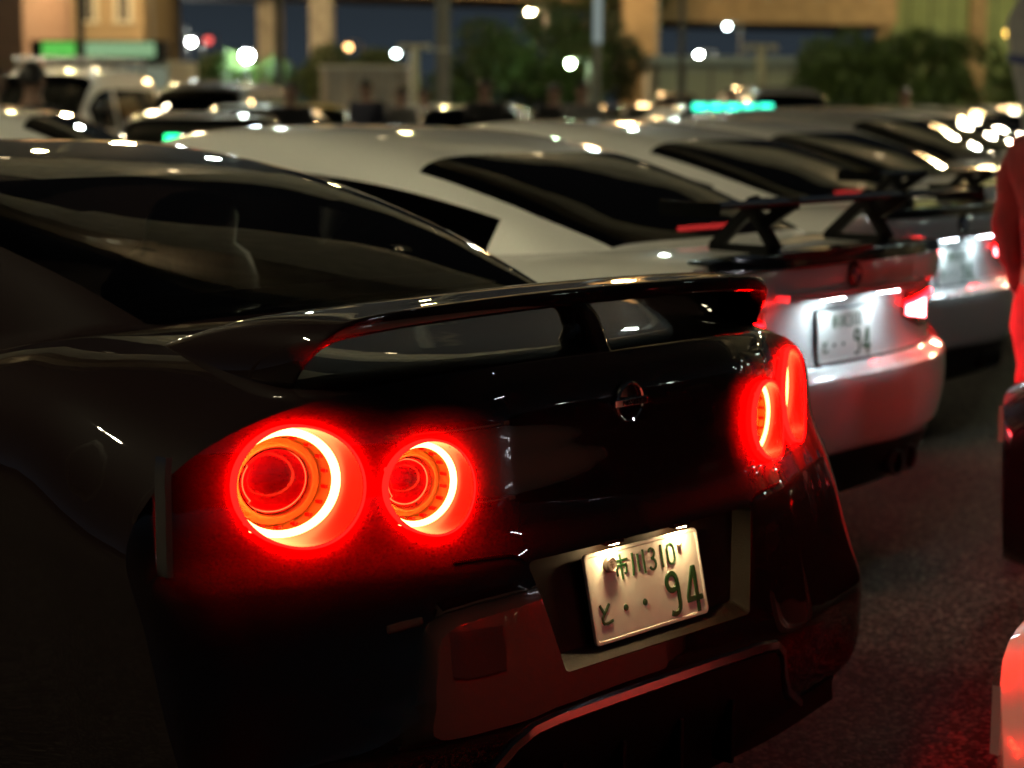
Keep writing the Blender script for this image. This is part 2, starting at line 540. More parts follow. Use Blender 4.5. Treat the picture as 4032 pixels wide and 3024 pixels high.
def number_plate(parent, c, tilt, detail=True):
    """white plate with a raised rim, green embossed characters and two bolts; faces -y"""
    me = []
    def rr(hw, hh, r, y, n=5):
        pts = []
        for sx, sz, a0 in ((1, 1, 0), (-1, 1, 90), (-1, -1, 180), (1, -1, 270)):
            for i in range(n + 1):
                a = math.radians(a0 + 90 * i / n)
                pts.append((sx * (hw - r) + r * math.cos(a), y, sz * (hh - r) + r * math.sin(a)))
        return pts
    loops = [rr(.165, .0825, .010, .004), rr(.165, .0825, .010, -.0005), rr(.1635, .081, .009, -.0022), rr(.1595, .077, .008, -.0024), rr(.1575, .075, .007, -.0005)]
    mb = MB(); n = len(loops[0])
    mb.add([p for l in loops for p in l], [(k * n + i, k * n + (i + 1) % n, (k + 1) * n + (i + 1) % n, (k + 1) * n + i) for k in range(len(loops) - 1) for i in range(n)]
           + [tuple(range((len(loops) - 1) * n, len(loops) * n)), tuple(reversed(range(n)))])
    pl = mb.build('number_plate', M_plate, parent, smooth=35)
    pl.location = c; pl.rotation_euler = (-tilt, 0, 0)
    for nm, w, st in STROKES:
        m = MB()
        for s_ in st:
            if nm == 'dot':
                x, z, r = s_
                m.revolve([(r * .001, .0005), (r * .00085, .0022), (.0001, .0026)], ((x - 165) * .001, 0, (z - 82.5) * .001), (0, -1, 0), 20)
            else:
                ribbon(m, s_, w, -.0004, -.0024)
        m.build(nm, M_green, pl, smooth=20)
    if detail:
        b = MB().revolve([(.0145, .0), (.0145, .009), (.012, .011), (.0105, .0095), (.0001, .0095)], (-.100, 0, .0555), (0, -1, 0), 28).build('bolt_seal', M_steel, pl, smooth=30)
        MB().box((-.100, -.0098, .0555), (.011, .0012, .002)).box((-.100, -.0098, .0555), (.002, .0012, .013)).box((-.100, -.0098, .0600), (.008, .0012, .002)).build('bolt_mark', pmat('bolt_mark', (.25, .2, .15), .4, .8), pl)
        MB().revolve([(.0062, .0), (.0062, .005), (.005, .0065), (.0001, .007)], (.105, 0, .0575), (0, -1, 0), 6).build('bolt', M_steel, pl)
    return pl

# ------------------------------------------------------------------ the black coupe in front
Pz = pchip([(.20, .045), (.26, .015), (.33, -.015), (.38, -.035), (.42, -.045), (.485, -.040), (.55, -.030), (.62, -.018), (.69, .002), (.75, .030), (.80, .043), (.87, .051), (.93, .057), (.965, .066), (.99, .080), (1.02, .11)])
WRAP = pchip([(0, 0), (.3, .007), (.484, .040), (.60, .084), (.697, .129), (.80, .175), (.90, .222), (.94, .250), (.96, .275)])
WRC = pchip([(.15, .42), (.22, .46), (.32, .60), (.53, .88), (.80, 1.0), (1.1, 1.0)])
def Rg(x, z):
    return float(Pz(z)) + float(WRC(z)) * float(WRAP(abs(x)))

def circle_hole(cx, cz, r):
    def h(x, z):
        dx, dz = x - cx, z - cz
        d = math.hypot(dx, dz)
        if abs(d - r) > .03: return d - r, x, z
        return d - r, cx + dx / d * r, cz + dz / d * r
    return h
def poly_hole(pts, rad):
    """rounded convex polygon (counter-clockwise), inset core plus radius"""
    P = [np.array(p, float) for p in pts]; n = len(P)
    def h(x, z):
        p = np.array((x, z)); best = None; ins = True
        for i in range(n):
            a, b = P[i], P[(i + 1) % n]; e = b - a
            if e[0] * (p - a)[1] - e[1] * (p - a)[0] < 0: ins = False
            t = min(1, max(0, float((p - a) @ e / (e @ e)))); q = a + t * e
            d = float(np.linalg.norm(p - q))
            if best is None or d < best[0]: best = (d, q)
        d, q = best
        if ins: return -d - rad, x, z
        k = q + (p - q) / max(d, 1e-9) * rad
        return d - rad, float(k[0]), float(k[1])
    return h

LAMPS = [(-.697, .851, .100), (-.484, .832, .080), (.484, .832, .080), (.697, .851, .100)]
REC_T, REC_B, REC_WT, REC_WB, RR = .688, .488, .322, .272, .012
rec_poly = [(-REC_WB + RR, REC_B + RR), (REC_WB - RR, REC_B + RR), (REC_WT - RR, REC_T - RR), (-REC_WT + RR, REC_T - RR)]

def black_coupe():
    root = empty('black_sports_coupe', (0, 0, 0), 0, 'black sports coupe in front with four round red tail lamps and a rear wing', 'car', 'cars parked side by side in the slanted row')
    P = dict(len=4.62, R=Rg, fade=.8, nt=pchip([(0, 4.0), (.15, 4.6), (.5, 8.0), (5, 8.0)]), mt=pchip([(0, 2.4), (.15, 2.5), (.5, 3.0), (5, 3.0)]), nb=20, mb=6,
             body=[(0, .955, .70, 1.014, .21), (.04, .955, .70, 1.024, .205), (.3, .955, .72, 1.036, .2), (.6, .945, .74, 1.05, .18), (.8, .945, .74, 1.058, .17),
                   (1.2, .945, .74, 1.01, .16), (1.7, .925, .72, .99, .15), (2.6, .92, .70, .985, .15), (3.4, .935, .70, .985, .15), (3.9, .94, .66, .92, .16), (4.4, .92, .58, .80, .17), (4.62, .90, .52, .72, .2)],
             gh=[(.66, .67, 1.050), (.708, .68, 1.072), (.85, .695, 1.125), (1.07, .72, 1.195), (1.3, .74, 1.253), (1.575, .755, 1.308), (1.9, .765, 1.35), (2.2, .77, 1.37), (2.5, .77, 1.365), (2.8, .765, 1.325), (3.1, .75, 1.235), (3.4, .73, 1.10), (3.6, .71, .99)],
             cuts=[.69, 1.52, 1.25, 3.15, 2.74, 3.52], pillars=[(1.72, 1.80)], bow=.09, gzb=.94)
    sh = Shell(P)
    holes = [circle_hole(x, z, r) for x, z, r in LAMPS] + [poly_hole(rec_poly, RR)]
    ss = [0, .012, .03, .06, .1, .15, .2, .26, .32, .4, .5, .6, .7, .8, .9, 1.0, 1.2, 1.5, 1.9, 2.3, 2.8, 3.2, 3.5, 3.8, 4.0, 4.2, 4.4, 4.52, 4.62]
    body = sh.body(xspace(120, 14), ss, 112, holes).build('body', M_black, root, smooth=32, weld=2e-5)
    g = sh.greenhouse(root, M_black, M_glass)
    wheels(root, .94, 1.02, 3.80, .355)
    # tail lamps
    for i, (xc, zc, r) in enumerate(LAMPS):
        sg = -1 if xc < 0 else 1
        slope = .42 if abs(xc) > .6 else .27
        yc = Rg(xc, zc)
        yf = yc - .006
        yr = yc + (.034 if abs(xc) > .6 else .028)
        tl = (lambda dx: slope * dx * sg)
        def ring_pts(rad, y, seg=64):
            return [(xc + rad * math.cos(2 * PI * k / seg), y + tl(rad * math.cos(2 * PI * k / seg)), zc + rad * math.sin(2 * PI * k / seg)) for k in range(seg)]
        def rev(prof, name, mat, parent, sm=40, seg=64, cap=False):
            mb = MB(); n = len(prof)
            loops = [ring_pts(a, b, seg) for a, b in prof]
            mb.add([p for l in loops for p in l], [(k * seg + q, k * seg + (q + 1) % seg, (k + 1) * seg + (q + 1) % seg, (k + 1) * seg + q) for k in range(n - 1) for q in range(seg)])
            if cap: mb.f.append(tuple(range((n - 1) * seg, n * seg)))
            return mb.build(name, mat, parent, smooth=sm)
        # housing: from the opening in the body down to the ring
        seg = 64
        def house(u, v):
            t = 2 * PI * u; k = round(v * 3)
            if k == 3: q = r * .92; return (xc + q * math.cos(t), yr + .004 + tl(q * math.cos(t)), zc + q * math.sin(t))
            q = r * (1.002, .962, .958)[k]; x = xc + q * math.cos(t); z = zc + q * math.sin(t)
            return (x, Rg(x, z) + (-.0118, -.0110, .002)[k], z)
        hs = MB().grid(house, seg, 4, closed_u=True).build('tail_lamp', M_redwall, root, smooth=40)
        rev([(r * .925, yr + .006), (r * .915, yr), (r * .905, yr - .003), (r * .885, yr - .003), (r * .88, yr + .003), (r * .855, yr + .003), (r * .85, yr - .003), (r * .795, yr - .003), (r * .79, yr + .003)], 'light_ring', M_ring, hs)
        rev([(r * .792, yr + .001), (r * .765, yr + .024), (r * .755, yr + .027), (r * .72, yr + .023), (r * .66, yr + .026), (r * .635, yr + .027), (r * .62, yr + .019), (r * .60, yr + .016), (r * .58, yr + .017), (r * .56, yr + .024), (r * .53, yr + .026)], 'reflector', M_refl, hs, sm=25)
        for q in range(18):
            t = 2 * PI * (q + .5) / 18; x = .768 * r * math.cos(t)
            MB().box((xc + x, yr + tl(x) + .014, zc + .768 * r * math.sin(t)), (.007, .012, .005), 0, 0).build('reflector_rib', M_redwall, hs)
        rev([(r * .55, yr + .027), (r * .54, yr + .021), (r * .43, yr + .015), (r * .25, yr + .011), (r * .1, yr + .0095)], 'core_lens', M_core, hs, cap=True)
        # clear lens, following the curve of the body with a slightly raised rim
        def lens(u, v):
            t = 2 * PI * u; q = r * (1 - v); x = xc + q * math.cos(t); z = zc + q * math.sin(t)
            return (x, Rg(x, z) - .0105 - .004 * (1 - (1 - v) ** 2), z)
        MB().grid(lens, seg, 9, closed_u=True).build('lens', M_lens, hs, smooth=60)
        def edge(u, v):
            t = 2 * PI * u; q = r * (1.004, 1.004, .968)[round(v * 2)]; x = xc + q * math.cos(t); z = zc + q * math.sin(t)
            return (x, Rg(x, z) + (.004, -.0125, -.0115)[round(v * 2)], z)
        MB().grid(edge, seg, 3, closed_u=True).build('halo_rim', M_halorim, hs, smooth=60)  # glowing rim added so its light on the panel stands in for lens bloom
    # plate recess
    def back_y(z): return .024 + (z - .588) * math.tan(.22)
    rim = []
    for (cx, cz), a0 in zip(rec_poly, (180, 270, 0, 90)):
        for k in range(7):
            t = math.radians(a0 + 90 * k / 6)
            rim.append((cx + RR * math.cos(t), cz + RR * math.sin(t)))
    inner = [(x * .965, .588 + (z - .588) * (.80 if z < .588 else .97)) for x, z in rim]
    n = len(rim)
    mb = MB().add([(x, Rg(x, z) + .0005, z) for x, z in rim] + [(x, back_y(z), z) for x, z in inner],
                  [(q, (q + 1) % n, n + (q + 1) % n, n + q) for q in range(n)])
    rc = mb.build('plate_recess', pmat('recess_black', (.020, .015, .010), .5, spec=.2, bump=.2, bscale=400), root, smooth=30)
    MB().add([(x, back_y(z), z) for x, z in inner], [tuple(range(n))]).build('back_panel', pmat('recess_back', (.009, .0045, .003), .5, spec=.1, noise=.3, nscale=40), rc)
    for x in (-.098, .098):
        h = MB().box((x, .008, .6865), (.05, .014, .007)).build('plate_lamp', M_dkblack, root)
        MB().box((x, .006, .6825), (.026, .006, .0015)).build('lamp_lens', M_warmp, h)
    number_plate(root, (0, .004, .588), .22)
    # round badge
    by = Rg(0, .926)
    e = MB().revolve([(.0385, -.002), (.0385, .004), (.036, .0075), (.033, .006), (.0315, .002), (.0315, -.002)], (0, by, .926), (0, -1, -.04), 48).build('badge', M_chrome, root, smooth=35)
    MB().box((0, by - .006, .926), (.092, .007, .0155)).build('badge_bar', M_chrome, e, bevel=.002)
    MB().revolve([(.0315, .0005), (.001, .0015)], (0, by, .926), (0, -1, -.04), 40).build('badge_disc', M_gloss, e)
    fc = bpy.data.curves.new('lettering', 'FONT'); fc.body = 'NISSAN'; fc.size = .0135; fc.align_x = 'CENTER'; fc.align_y = 'CENTER'; fc.extrude = .0006; fc.space_character = 1.15
    tmp = bpy.data.objects.new('tmp', fc); COL.objects.link(tmp)
    dg = bpy.context.evaluated_depsgraph_get(); me = bpy.data.meshes.new_from_object(tmp.evaluated_get(dg))
    COL.objects.unlink(tmp); bpy.data.objects.remove(tmp)
    me.materials.clear(); me.materials.append(M_dkblack)
    lt = bpy.data.objects.new('badge_lettering', me); COL.objects.link(lt); lt.parent = e
    lt.location = (0, by - .0102, .926); lt.rotation_euler = (PI / 2, 0, 0)
    # wing: an airfoil swept along a bridge-shaped path
    path = [(-.648, .985), (-.647, 1.010), (-.642, 1.042), (-.630, 1.068), (-.607, 1.087), (-.575, 1.097), (-.53, 1.102), (-.4, 1.107), (-.2, 1.111), (0, 1.112)]
    path = path + [(-x, z) for x, z in path[:-1][::-1]]
    yte = pchip([(0, .172), (.5, .172), (.60, .18), (.638, .205), (.65, .25)])
    yle = pchip([(0, .365), (.45, .37), (.56, .40), (.62, .47), (.642, .60), (.65, .73)])
    af = [(0, .013), (.02, .0155), (.12, .013), (.4, .0165), (.7, .0145), (.88, .010), (.97, .005), (1, 0), (.97, -.004), (.85, -.008), (.5, -.011), (.2, -.013), (.03, -.0165), (0, -.016)]
    vs = []
    for i, (x, z) in enumerate(path):
        a = path[max(0, i - 1)]; b = path[min(len(path) - 1, i + 1)]
        t = Vector((b[0] - a[0], b[1] - a[1])).normalized(); nx, nz = -t.y, t.x
        y0, y1 = float(yte(abs(x))), float(yle(abs(x)))
        for c, h in af:
            k_ = min(1, max(0, (abs(x) - .57) / .07))
            h2 = h * ((1.0 - .75 * k_) if c < .05 else (1.0 + .5 * k_))
            vs.append((x + nx * h2, y0 + (y1 - y0) * c, z + nz * h2))
    n = len(af)
    w = MB().add(vs, [(i * n + k, i * n + (k + 1) % n, (i + 1) * n + (k + 1) % n, (i + 1) * n + k) for i in range(len(path) - 1) for k in range(n)] + [tuple(range(n)), tuple(range((len(path) - 1) * n, len(path) * n))])
    wing = w.build('rear_wing', M_black, root, smooth=35)
    sb = wing.modifiers.new('sub', 'SUBSURF'); sb.levels = 2; sb.render_levels = 2
    ps = MB()
    lv = [(1.000, .095, .235, .045), (1.02, .108, .225, .030), (1.05, .122, .212, .022), (1.08, .140, .225, .024), (1.100, .168, .26, .032)]
    n = 16; vs = []
    for z, y0, y1, hw in lv:
        for k in range(n):
            t = 2 * PI * k / n
            vs.append((hw * math.copysign(abs(math.cos(t)) ** .7, math.cos(t)), (y0 + y1) / 2 + (y1 - y0) / 2 * math.copysign(abs(math.sin(t)) ** .8, math.sin(t)), z))
    ps.add(vs, [(i * n + k, i * n + (k + 1) % n, (i + 1) * n + (k + 1) % n, (i + 1) * n + k) for i in range(len(lv) - 1) for k in range(n)])
    ps.build('wing_post', M_black, wing, smooth=40)
    # lower lip strip and diffuser
    pth = [(-.62, .20), (-.50, .265), (-.44, .325), (-.395, .383), (-.355, .408), (-.30, .415), (-.15, .418), (0, .419), (.15, .418), (.30, .415), (.355, .408), (.395, .383), (.44, .325), (.50, .265), (.62, .20)]
    vs = []
    for i, (x, z) in enumerate(pth):
        a = pth[max(0, i - 1)]; b = pth[min(len(pth) - 1, i + 1)]
        t = Vector((b[0] - a[0], b[1] - a[1])).normalized(); nx, nz = -t.y, t.x
        for h, d in ((.011, -.001), (.008, -.009), (-.006, -.013), (-.010, -.004)):
            xx, zz = x + nx * h, z + nz * h
            vs.append((xx, Rg(xx, zz) + d, zz))
    MB().add(vs, [(i * 4 + k, i * 4 + k + 1, i * 4 + 5 + k, i * 4 + 4 + k) for i in range(len(pth) - 1) for k in range(3)]).build('lower_lip_strip', M_trim, root, smooth=30)
    bot = pchip([(-.62, .20), (-.50, .25), (-.44, .31), (-.395, .368), (-.355, .393), (-.30, .400), (0, .404), (.30, .400), (.355, .393), (.395, .368), (.44, .31), (.50, .25), (.62, .20)])
    df = sh.rear_patch('diffuser', M_dkblack, root, -.80, .80, .16, lambda x: max(.215, float(bot(x))), off=.004, thick=.03, nx=60, nz=6)
    for x in (-.25, -.085, .085, .25):
        MB().box((x, Rg(x, .28) + .0, .25), (.010, .05, .13)).build('diffuser_fin', M_dkblack, df, bevel=.002)
    for x in (-.56, -.43, .43, .56):
        MB().revolve([(.062, -.06), (.062, .03), (.058, .036), (.054, .03), (.054, -.06), (.001, -.06)], (x, Rg(x, .27) + .07, .255), (0, -1, 0), 32).build('exhaust_tip', M_rim, root, smooth=40)
    # corner edge trims
    for sg in (1,):
        pts = [(-.912, .728), (-.9135, .74), (-.9135, .80), (-.9135, .88), (-.912, .905), (-.910, .920)]
        vs = []
        for x, z in pts:
            for dx, dy in ((-.008, .020), (-.006, -.004), (.004, -.007), (.007, .0)):
                vs.append((sg * (x + dx), .234 + dy, z))
        MB().add(vs, [(i * 4 + k, i * 4 + k + 1, i * 4 + 5 + k, i * 4 + 4 + k) for i in range(len(pts) - 1) for k in range(3)]).build('corner_trim', M_trim, root, smooth=40)
    # seam between boot lid and bumper
    for sg in (-1, 1):
        sm_ = [(.330, .692), (.36, .7035), (.45, .706), (.60, .706), (.75, .712), (.86, .722), (.905, .728)]
        xs_ = np.linspace(.330, .47, 60); fz = pchip(sm_)
        vs = []
        for x in xs_:
            for dz, dy in ((.0026, .0004), (.0018, -.0008), (-.0018, -.0008), (-.0026, .0004)):
                z = float(fz(x)) + dz; vs.append((sg * x, Rg(x, z) + dy, z))
        MB().add(vs, [(i * 4 + k, i * 4 + k + 1, i * 4 + 5 + k, i * 4 + 4 + k) for i in range(59) for k in range(3)]).build('panel_seam', pmat('seam_black', (.002, .002, .002), .9, spec=.02), root, smooth=30)
    # seats
    for x in (-.38, .38):
        prof = [(.72, .16), (.85, .26), (1.0, .25), (1.07, .20), (1.10, .14), (1.17, .135), (1.215, .11), (1.235, .05)]
        vs = []; n = 14
        for z, hw in prof:
            for k in range(n):
                t = 2 * PI * k / n
                vs.append((x + hw * math.copysign(abs(math.cos(t)) ** .6, math.cos(t)), 1.98 - (z - .7) * .30 + .065 * math.sin(t), z))
        s_ = MB().add(vs, [(i * n + k, i * n + (k + 1) % n, (i + 1) * n + (k + 1) % n, (i + 1) * n + k) for i in range(len(prof) - 1) for k in range(n)] + [tuple(range((len(prof) - 1) * n, len(prof) * n))])
        s_.build('front_seat', M_seat, root, smooth=60)
    # fuzzy parcel shelf edge / defroster line under the glass
    MB().grid(lambda u, v: (-.5 + u, .86 + .18 * v, 1.062 + .01 * v), 12, 3).build('parcel_shelf', M_seat, root)
    return root

black_coupe()

# ------------------------------------------------------------------ white coupes of the row
Pw = pchip([(.20, .14), (.28, .075), (.36, .04), (.40, .01), (.54, -.012), (.615, -.008), (.635, .012), (.65, .050), (.68, .062), (.78, .072), (.86, .060), (.885, .030), (.935, .026), (.985, .034), (1.01, .05)])
def Rw(x, z):
    return float(Pw(z)) + .25 * abs(x) ** 3.0
COUPE = dict(len=4.67, R=Rw, fade=.8, nt=7, mt=2.8,
             body=[(0, .93, .70, 1.010, .24), (.1, .93, .70, 1.014, .22), (.3, .935, .74, 1.02, .2), (.6, .93, .74, 1.02, .18), (.9, .935, .74, 1.0, .17), (1.6, .93, .72, .985, .16), (2.8, .925, .70, .98, .16), (3.4, .93, .70, .98, .16), (3.9, .93, .66, .90, .17), (4.45, .90, .6, .78, .18), (4.67, .86, .54, .68, .2)],
             gh=[(.46, .68, 1.020), (.52, .69, 1.048), (.75, .71, 1.125), (1.0, .73, 1.205), (1.3, .745, 1.285), (1.6, .755, 1.34), (1.95, .76, 1.375), (2.3, .76, 1.385), (2.6, .755, 1.365), (2.9, .75, 1.30), (3.2, .74, 1.17), (3.45, .72, 1.03), (3.55, .71, .97)],
             cuts=[.50, 1.34, .92, 3.15, 2.78, 3.48], pillars=[(1.90, 1.96)], bow=.10, gzb=.93)

M_recessw = paint('paint_white_lid', (.74, .73, .70), rough=.4)
def white_coupe(name, loc, rz, label, wing, paint_m=M_white, detail=True, group='cars parked side by side in the slanted row'):
    root = empty(name, loc, rz, label, 'car', group)
    sh = Shell(COUPE)
    ss = [0, .02, .05, .1, .18, .3, .45, .6, .8, 1.0, 1.4, 1.9, 2.5, 3.1, 3.5, 3.9, 4.2, 4.45, 4.6, 4.67]
    sh.body(xspace(40, 10), ss, 60).build('body', paint_m, root, smooth=35, weld=2e-5)
    sh.greenhouse(root, paint_m, M_glassd)
    wheels(root, .93, 1.0, 3.78)
    # L-shaped tail lamps: dark red shell with a hot bar inside
    for sg in (-1, 1):
        a, b = (.43, .88) if sg > 0 else (-.88, -.43)
        t = sh.rear_patch('tail_lamp', pmat('lamp_shell_red', (.16, .006, .008), .12, coat=1), root, a, b, lambda x: .715 + .05 * max(0, (.6 - abs(x)) / .17), lambda x: .845 + .02 * abs(x), off=.008, nx=20, nz=6)
        a, b = (.46, .68) if sg > 0 else (-.78, -.46)
        sh.rear_patch('light_bar', M_pink, t, a, b, lambda x: .768 - .13 * (abs(x) - .46), lambda x: .798 + .04 * (abs(x) - .46), off=.012, thick=.003, nx=12, nz=4)
        a, b = (.44, .80) if sg > 0 else (-.80, -.44)
        sh.rear_patch('spill_strip', M_redspill, t, a, b, lambda x: .802 + .04 * (abs(x) - .46), lambda x: .810 + .04 * (abs(x) - .46), off=.016, thick=.012, nx=12, nz=3)  # added strip that throws red onto lid, bumper and ground
    # lid garnish over the plate with lamps under it
    sh.rear_patch('lid_handle', paint_m, root, -.42, .42, .880, .900, off=.050, thick=.07, nx=20, nz=3)
    for x in (-.17, .17):
        h = MB().box((x, .002, .8775), (.14, .02, .006)).build('plate_lamp', M_dkblack, root)
        MB().box((x, .0, .8735), (.12, .014, .0015)).build('lamp_lens', M_coldp, h)
    MB().box((0, .058, .745), (.345, .008, .18), 0, -.03).build('plate_frame', M_dkblack, root, bevel=.004)
    number_plate(root, (0, .050, .745), .03, detail=False)
    e = MB().revolve([(.041, -.004), (.041, .004), (.036, .008), (.0345, .006), (.001, .008)], (0, Rw(0, .935), .938), (0, -1, 0), 40).build('badge', M_gloss, root, smooth=35)
    for q in range(4):
        mq = MB(); vs = [(0, 0, 0)]
        for k in range(7):
            t = PI / 2 * (q + k / 6); vs.append((.023 * math.cos(t), 0, .023 * math.sin(t)))
        mq.add([(x, Rw(0, .935) - .0095, .938 + z) for x, y, z in vs], [(0, k, k + 1) for k in range(1, 7)])
        mq.build('badge_quarter', pmat('badge_blue', (.02, .12, .4), .3) if q in (1, 3) else pmat('badge_white', (.8, .8, .8), .3), e)
    # black bumper insert and valance
    sh.rear_patch('bumper_seam', M_dkblack, root, -.80, .80, .652, .660, off=.003, thick=.006, nx=24, nz=2)
    sh.rear_patch('valance', M_dkblack, root, -.72, .72, .20, lambda x: .375 - .03 * abs(x), off=.006, thick=.03, nx=24, nz=5)
    for x in (-.5, -.38, .38, .5):
        MB().revolve([(.045, -.05), (.045, .03), (.040, .03), (.040, -.05), (.001, -.05)], (x, Rw(x, .28), .275), (0, -1, 0), 24).build('exhaust_tip', M_rim, root, smooth=40)
    # lip spoiler
    lp = sh.rear_patch('lip_spoiler', M_gloss, root, -.68, .68, .980, lambda x: 1.026 - .05 * abs(x) ** 3, off=.025, thick=.09, nx=24, nz=4)
    if wing:
        wg = MB(); pf = [(0, .012), (.3, .022), (.7, .014), (1, 0), (.7, -.006), (.3, -.002), (0, .004)]
        wx = [-.80, -.4, 0, .4, .80]
        vs = [(x, .0 + .19 * c, 1.168 + h) for x in wx for c, h in pf]
        n = len(pf)
        wg.add(vs, [(i * n + k, i * n + (k + 1) % n, (i + 1) * n + (k + 1) % n, (i + 1) * n + k) for i in range(4) for k in range(n)] + [tuple(range(n)), tuple(range(4 * n, 5 * n))])
        wgo = wg.build('rear_wing', M_gloss, root, smooth=30)
        for x in (-.80, .80):
            MB().box((x, .10, 1.171), (.006, .21, .045)).build('end_plate', M_gloss, wgo)
        for x in (-.34, .34):
            s_ = MB()
            for a, b in (((.10, 1.022), (.34, 1.022)), ((.10, 1.026), (.20, 1.165)), ((.33, 1.026), (.18, 1.165)), ((.20, 1.165), (.03, 1.173)), ((.20, 1.165), (.17, 1.175)), ((.16, 1.095), (.05, 1.171))):
                v0 = Vector((x, a[0], a[1])); v1 = Vector((x, b[0], b[1]))
                d = (v1 - v0).normalized(); nrm = Vector((0, -d.z, d.y)) * .019; sx = Vector((.013, 0, 0))
                s_.add([v0 - nrm - sx, v0 + nrm - sx, v0 + nrm + sx, v0 - nrm + sx, v1 - nrm - sx, v1 + nrm - sx, v1 + nrm + sx, v1 - nrm + sx],
                       [(0, 1, 2, 3), (4, 7, 6, 5), (0, 4, 5, 1), (1, 5, 6, 2), (2, 6, 7, 3), (3, 7, 4, 0)])
            s_.build('wing_stand', M_dkblack, wgo)
    # high stop lamp at the foot of the rear window
    MB().box((0, .60, 1.062), (.30, .012, .016)).build('stop_lamp', emat('stop_lamp_red', (1., .045, .04), 9.), root)
    return root

white_coupe('white_coupe', (2.45, 1.13, 0), math.radians(2.5), 'white coupe beside the black coupe with a lit plate and black wing on stands', True)
white_coupe('white_coupe', (5.02, 2.22, 0), math.radians(2.5), 'farther white coupe at right with lit plate, behind the red-lit person', True)

# ------------------------------------------------------------------ other cars of the car park
def straight_rear(k, curve=.25):
    f = pchip(k)
    return lambda x, z: float(f(z)) + curve * abs(x) ** 3
STYLES = {
    'sedan': dict(len=4.6, R=straight_rear([(.2, .12), (.4, .01), (.62, 0), (.66, .04), (.95, .05), (1.06, .09)]), fade=.8, nt=7, mt=2.8,
                  body=[(0, .86, .74, 1.04, .24), (.3, .89, .74, 1.04, .2), (.9, .90, .74, 1.0, .18), (2.6, .90, .72, .97, .17), (3.5, .90, .70, .95, .17), (4.2, .88, .62, .84, .18), (4.6, .82, .56, .72, .2)],
                  gh=[(.42, .68, 1.03), (.6, .70, 1.11), (1.0, .72, 1.26), (1.4, .73, 1.38), (1.8, .735, 1.43), (2.3, .735, 1.44), (2.7, .73, 1.39), (3.1, .72, 1.20), (3.45, .70, .98)],
                  cuts=[.5, 1.3, .8, 3.1, 2.72, 3.36], pillars=[(1.95, 2.05)], gzb=.93),
    'wagon': dict(len=4.7, R=straight_rear([(.2, .1), (.4, .01), (.65, 0), (.7, .04), (1.0, .06), (1.08, .09)]), fade=.8, nt=7, mt=2.8,
                  body=[(0, .86, .74, 1.05, .24), (.3, .89, .74, 1.05, .2), (.9, .90, .74, 1.02, .18), (2.6, .90, .72, .98, .17), (3.5, .90, .70, .96, .17), (4.3, .88, .62, .86, .18), (4.7, .82, .56, .74, .2)],
                  gh=[(.12, .70, 1.0), (.2, .71, 1.12), (.45, .72, 1.36), (.7, .73, 1.41), (1.4, .735, 1.44), (2.3, .735, 1.45), (2.75, .73, 1.40), (3.15, .72, 1.21), (3.5, .70, .98)],
                  cuts=[.15, .42, .55, 3.15, 2.78, 3.42], pillars=[(1.05, 1.15), (2.0, 2.1)], gzb=.93),
    'van': dict(len=4.7, R=straight_rear([(.2, .08), (.5, 0), (1.2, .01)], .12), fade=.6, nt=8, mt=3,
                body=[(0, .84, .7, 1.06, .24), (.3, .85, .7, 1.06, .2), (2.6, .85, .7, 1.06, .17), (3.9, .85, .7, 1.04, .17), (4.5, .84, .66, .98, .18), (4.7, .80, .6, .86, .2)],
                gh=[(.02, .78, 1.0), (.05, .80, 1.2), (.15, .82, 1.84), (.4, .82, 1.93), (1.5, .82, 1.96), (3.0, .82, 1.95), (3.5, .81, 1.84), (4.0, .80, 1.45), (4.4, .79, 1.02)],
                cuts=[.04, .14, .35, 3.9, 3.5, 4.3], pillars=[(1.4, 1.5), (2.7, 2.8)], gzb=.98, bow=.03),
    'minivan': dict(len=4.8, R=straight_rear([(.2, .1), (.5, 0), (1.2, .03)], .2), fade=.6, nt=7, mt=3,
                    body=[(0, .88, .72, 1.06, .24), (.3, .90, .72, 1.06, .2), (2.6, .91, .72, 1.04, .17), (3.6, .90, .7, 1.02, .17), (4.4, .88, .64, .92, .18), (4.8, .82, .56, .78, .2)],
                    gh=[(.06, .74, 1.0), (.12, .76, 1.25), (.35, .77, 1.66), (.7, .78, 1.75), (1.6, .78, 1.78), (2.6, .78, 1.76), (3.1, .77, 1.63), (3.6, .76, 1.30), (4.0, .74, 1.0)],
                    cuts=[.1, .32, .5, 3.6, 3.05, 3.9], pillars=[(1.3, 1.4), (2.4, 2.5)], gzb=.96, bow=.06),
}
XS_LOW = xspace(12, 6)
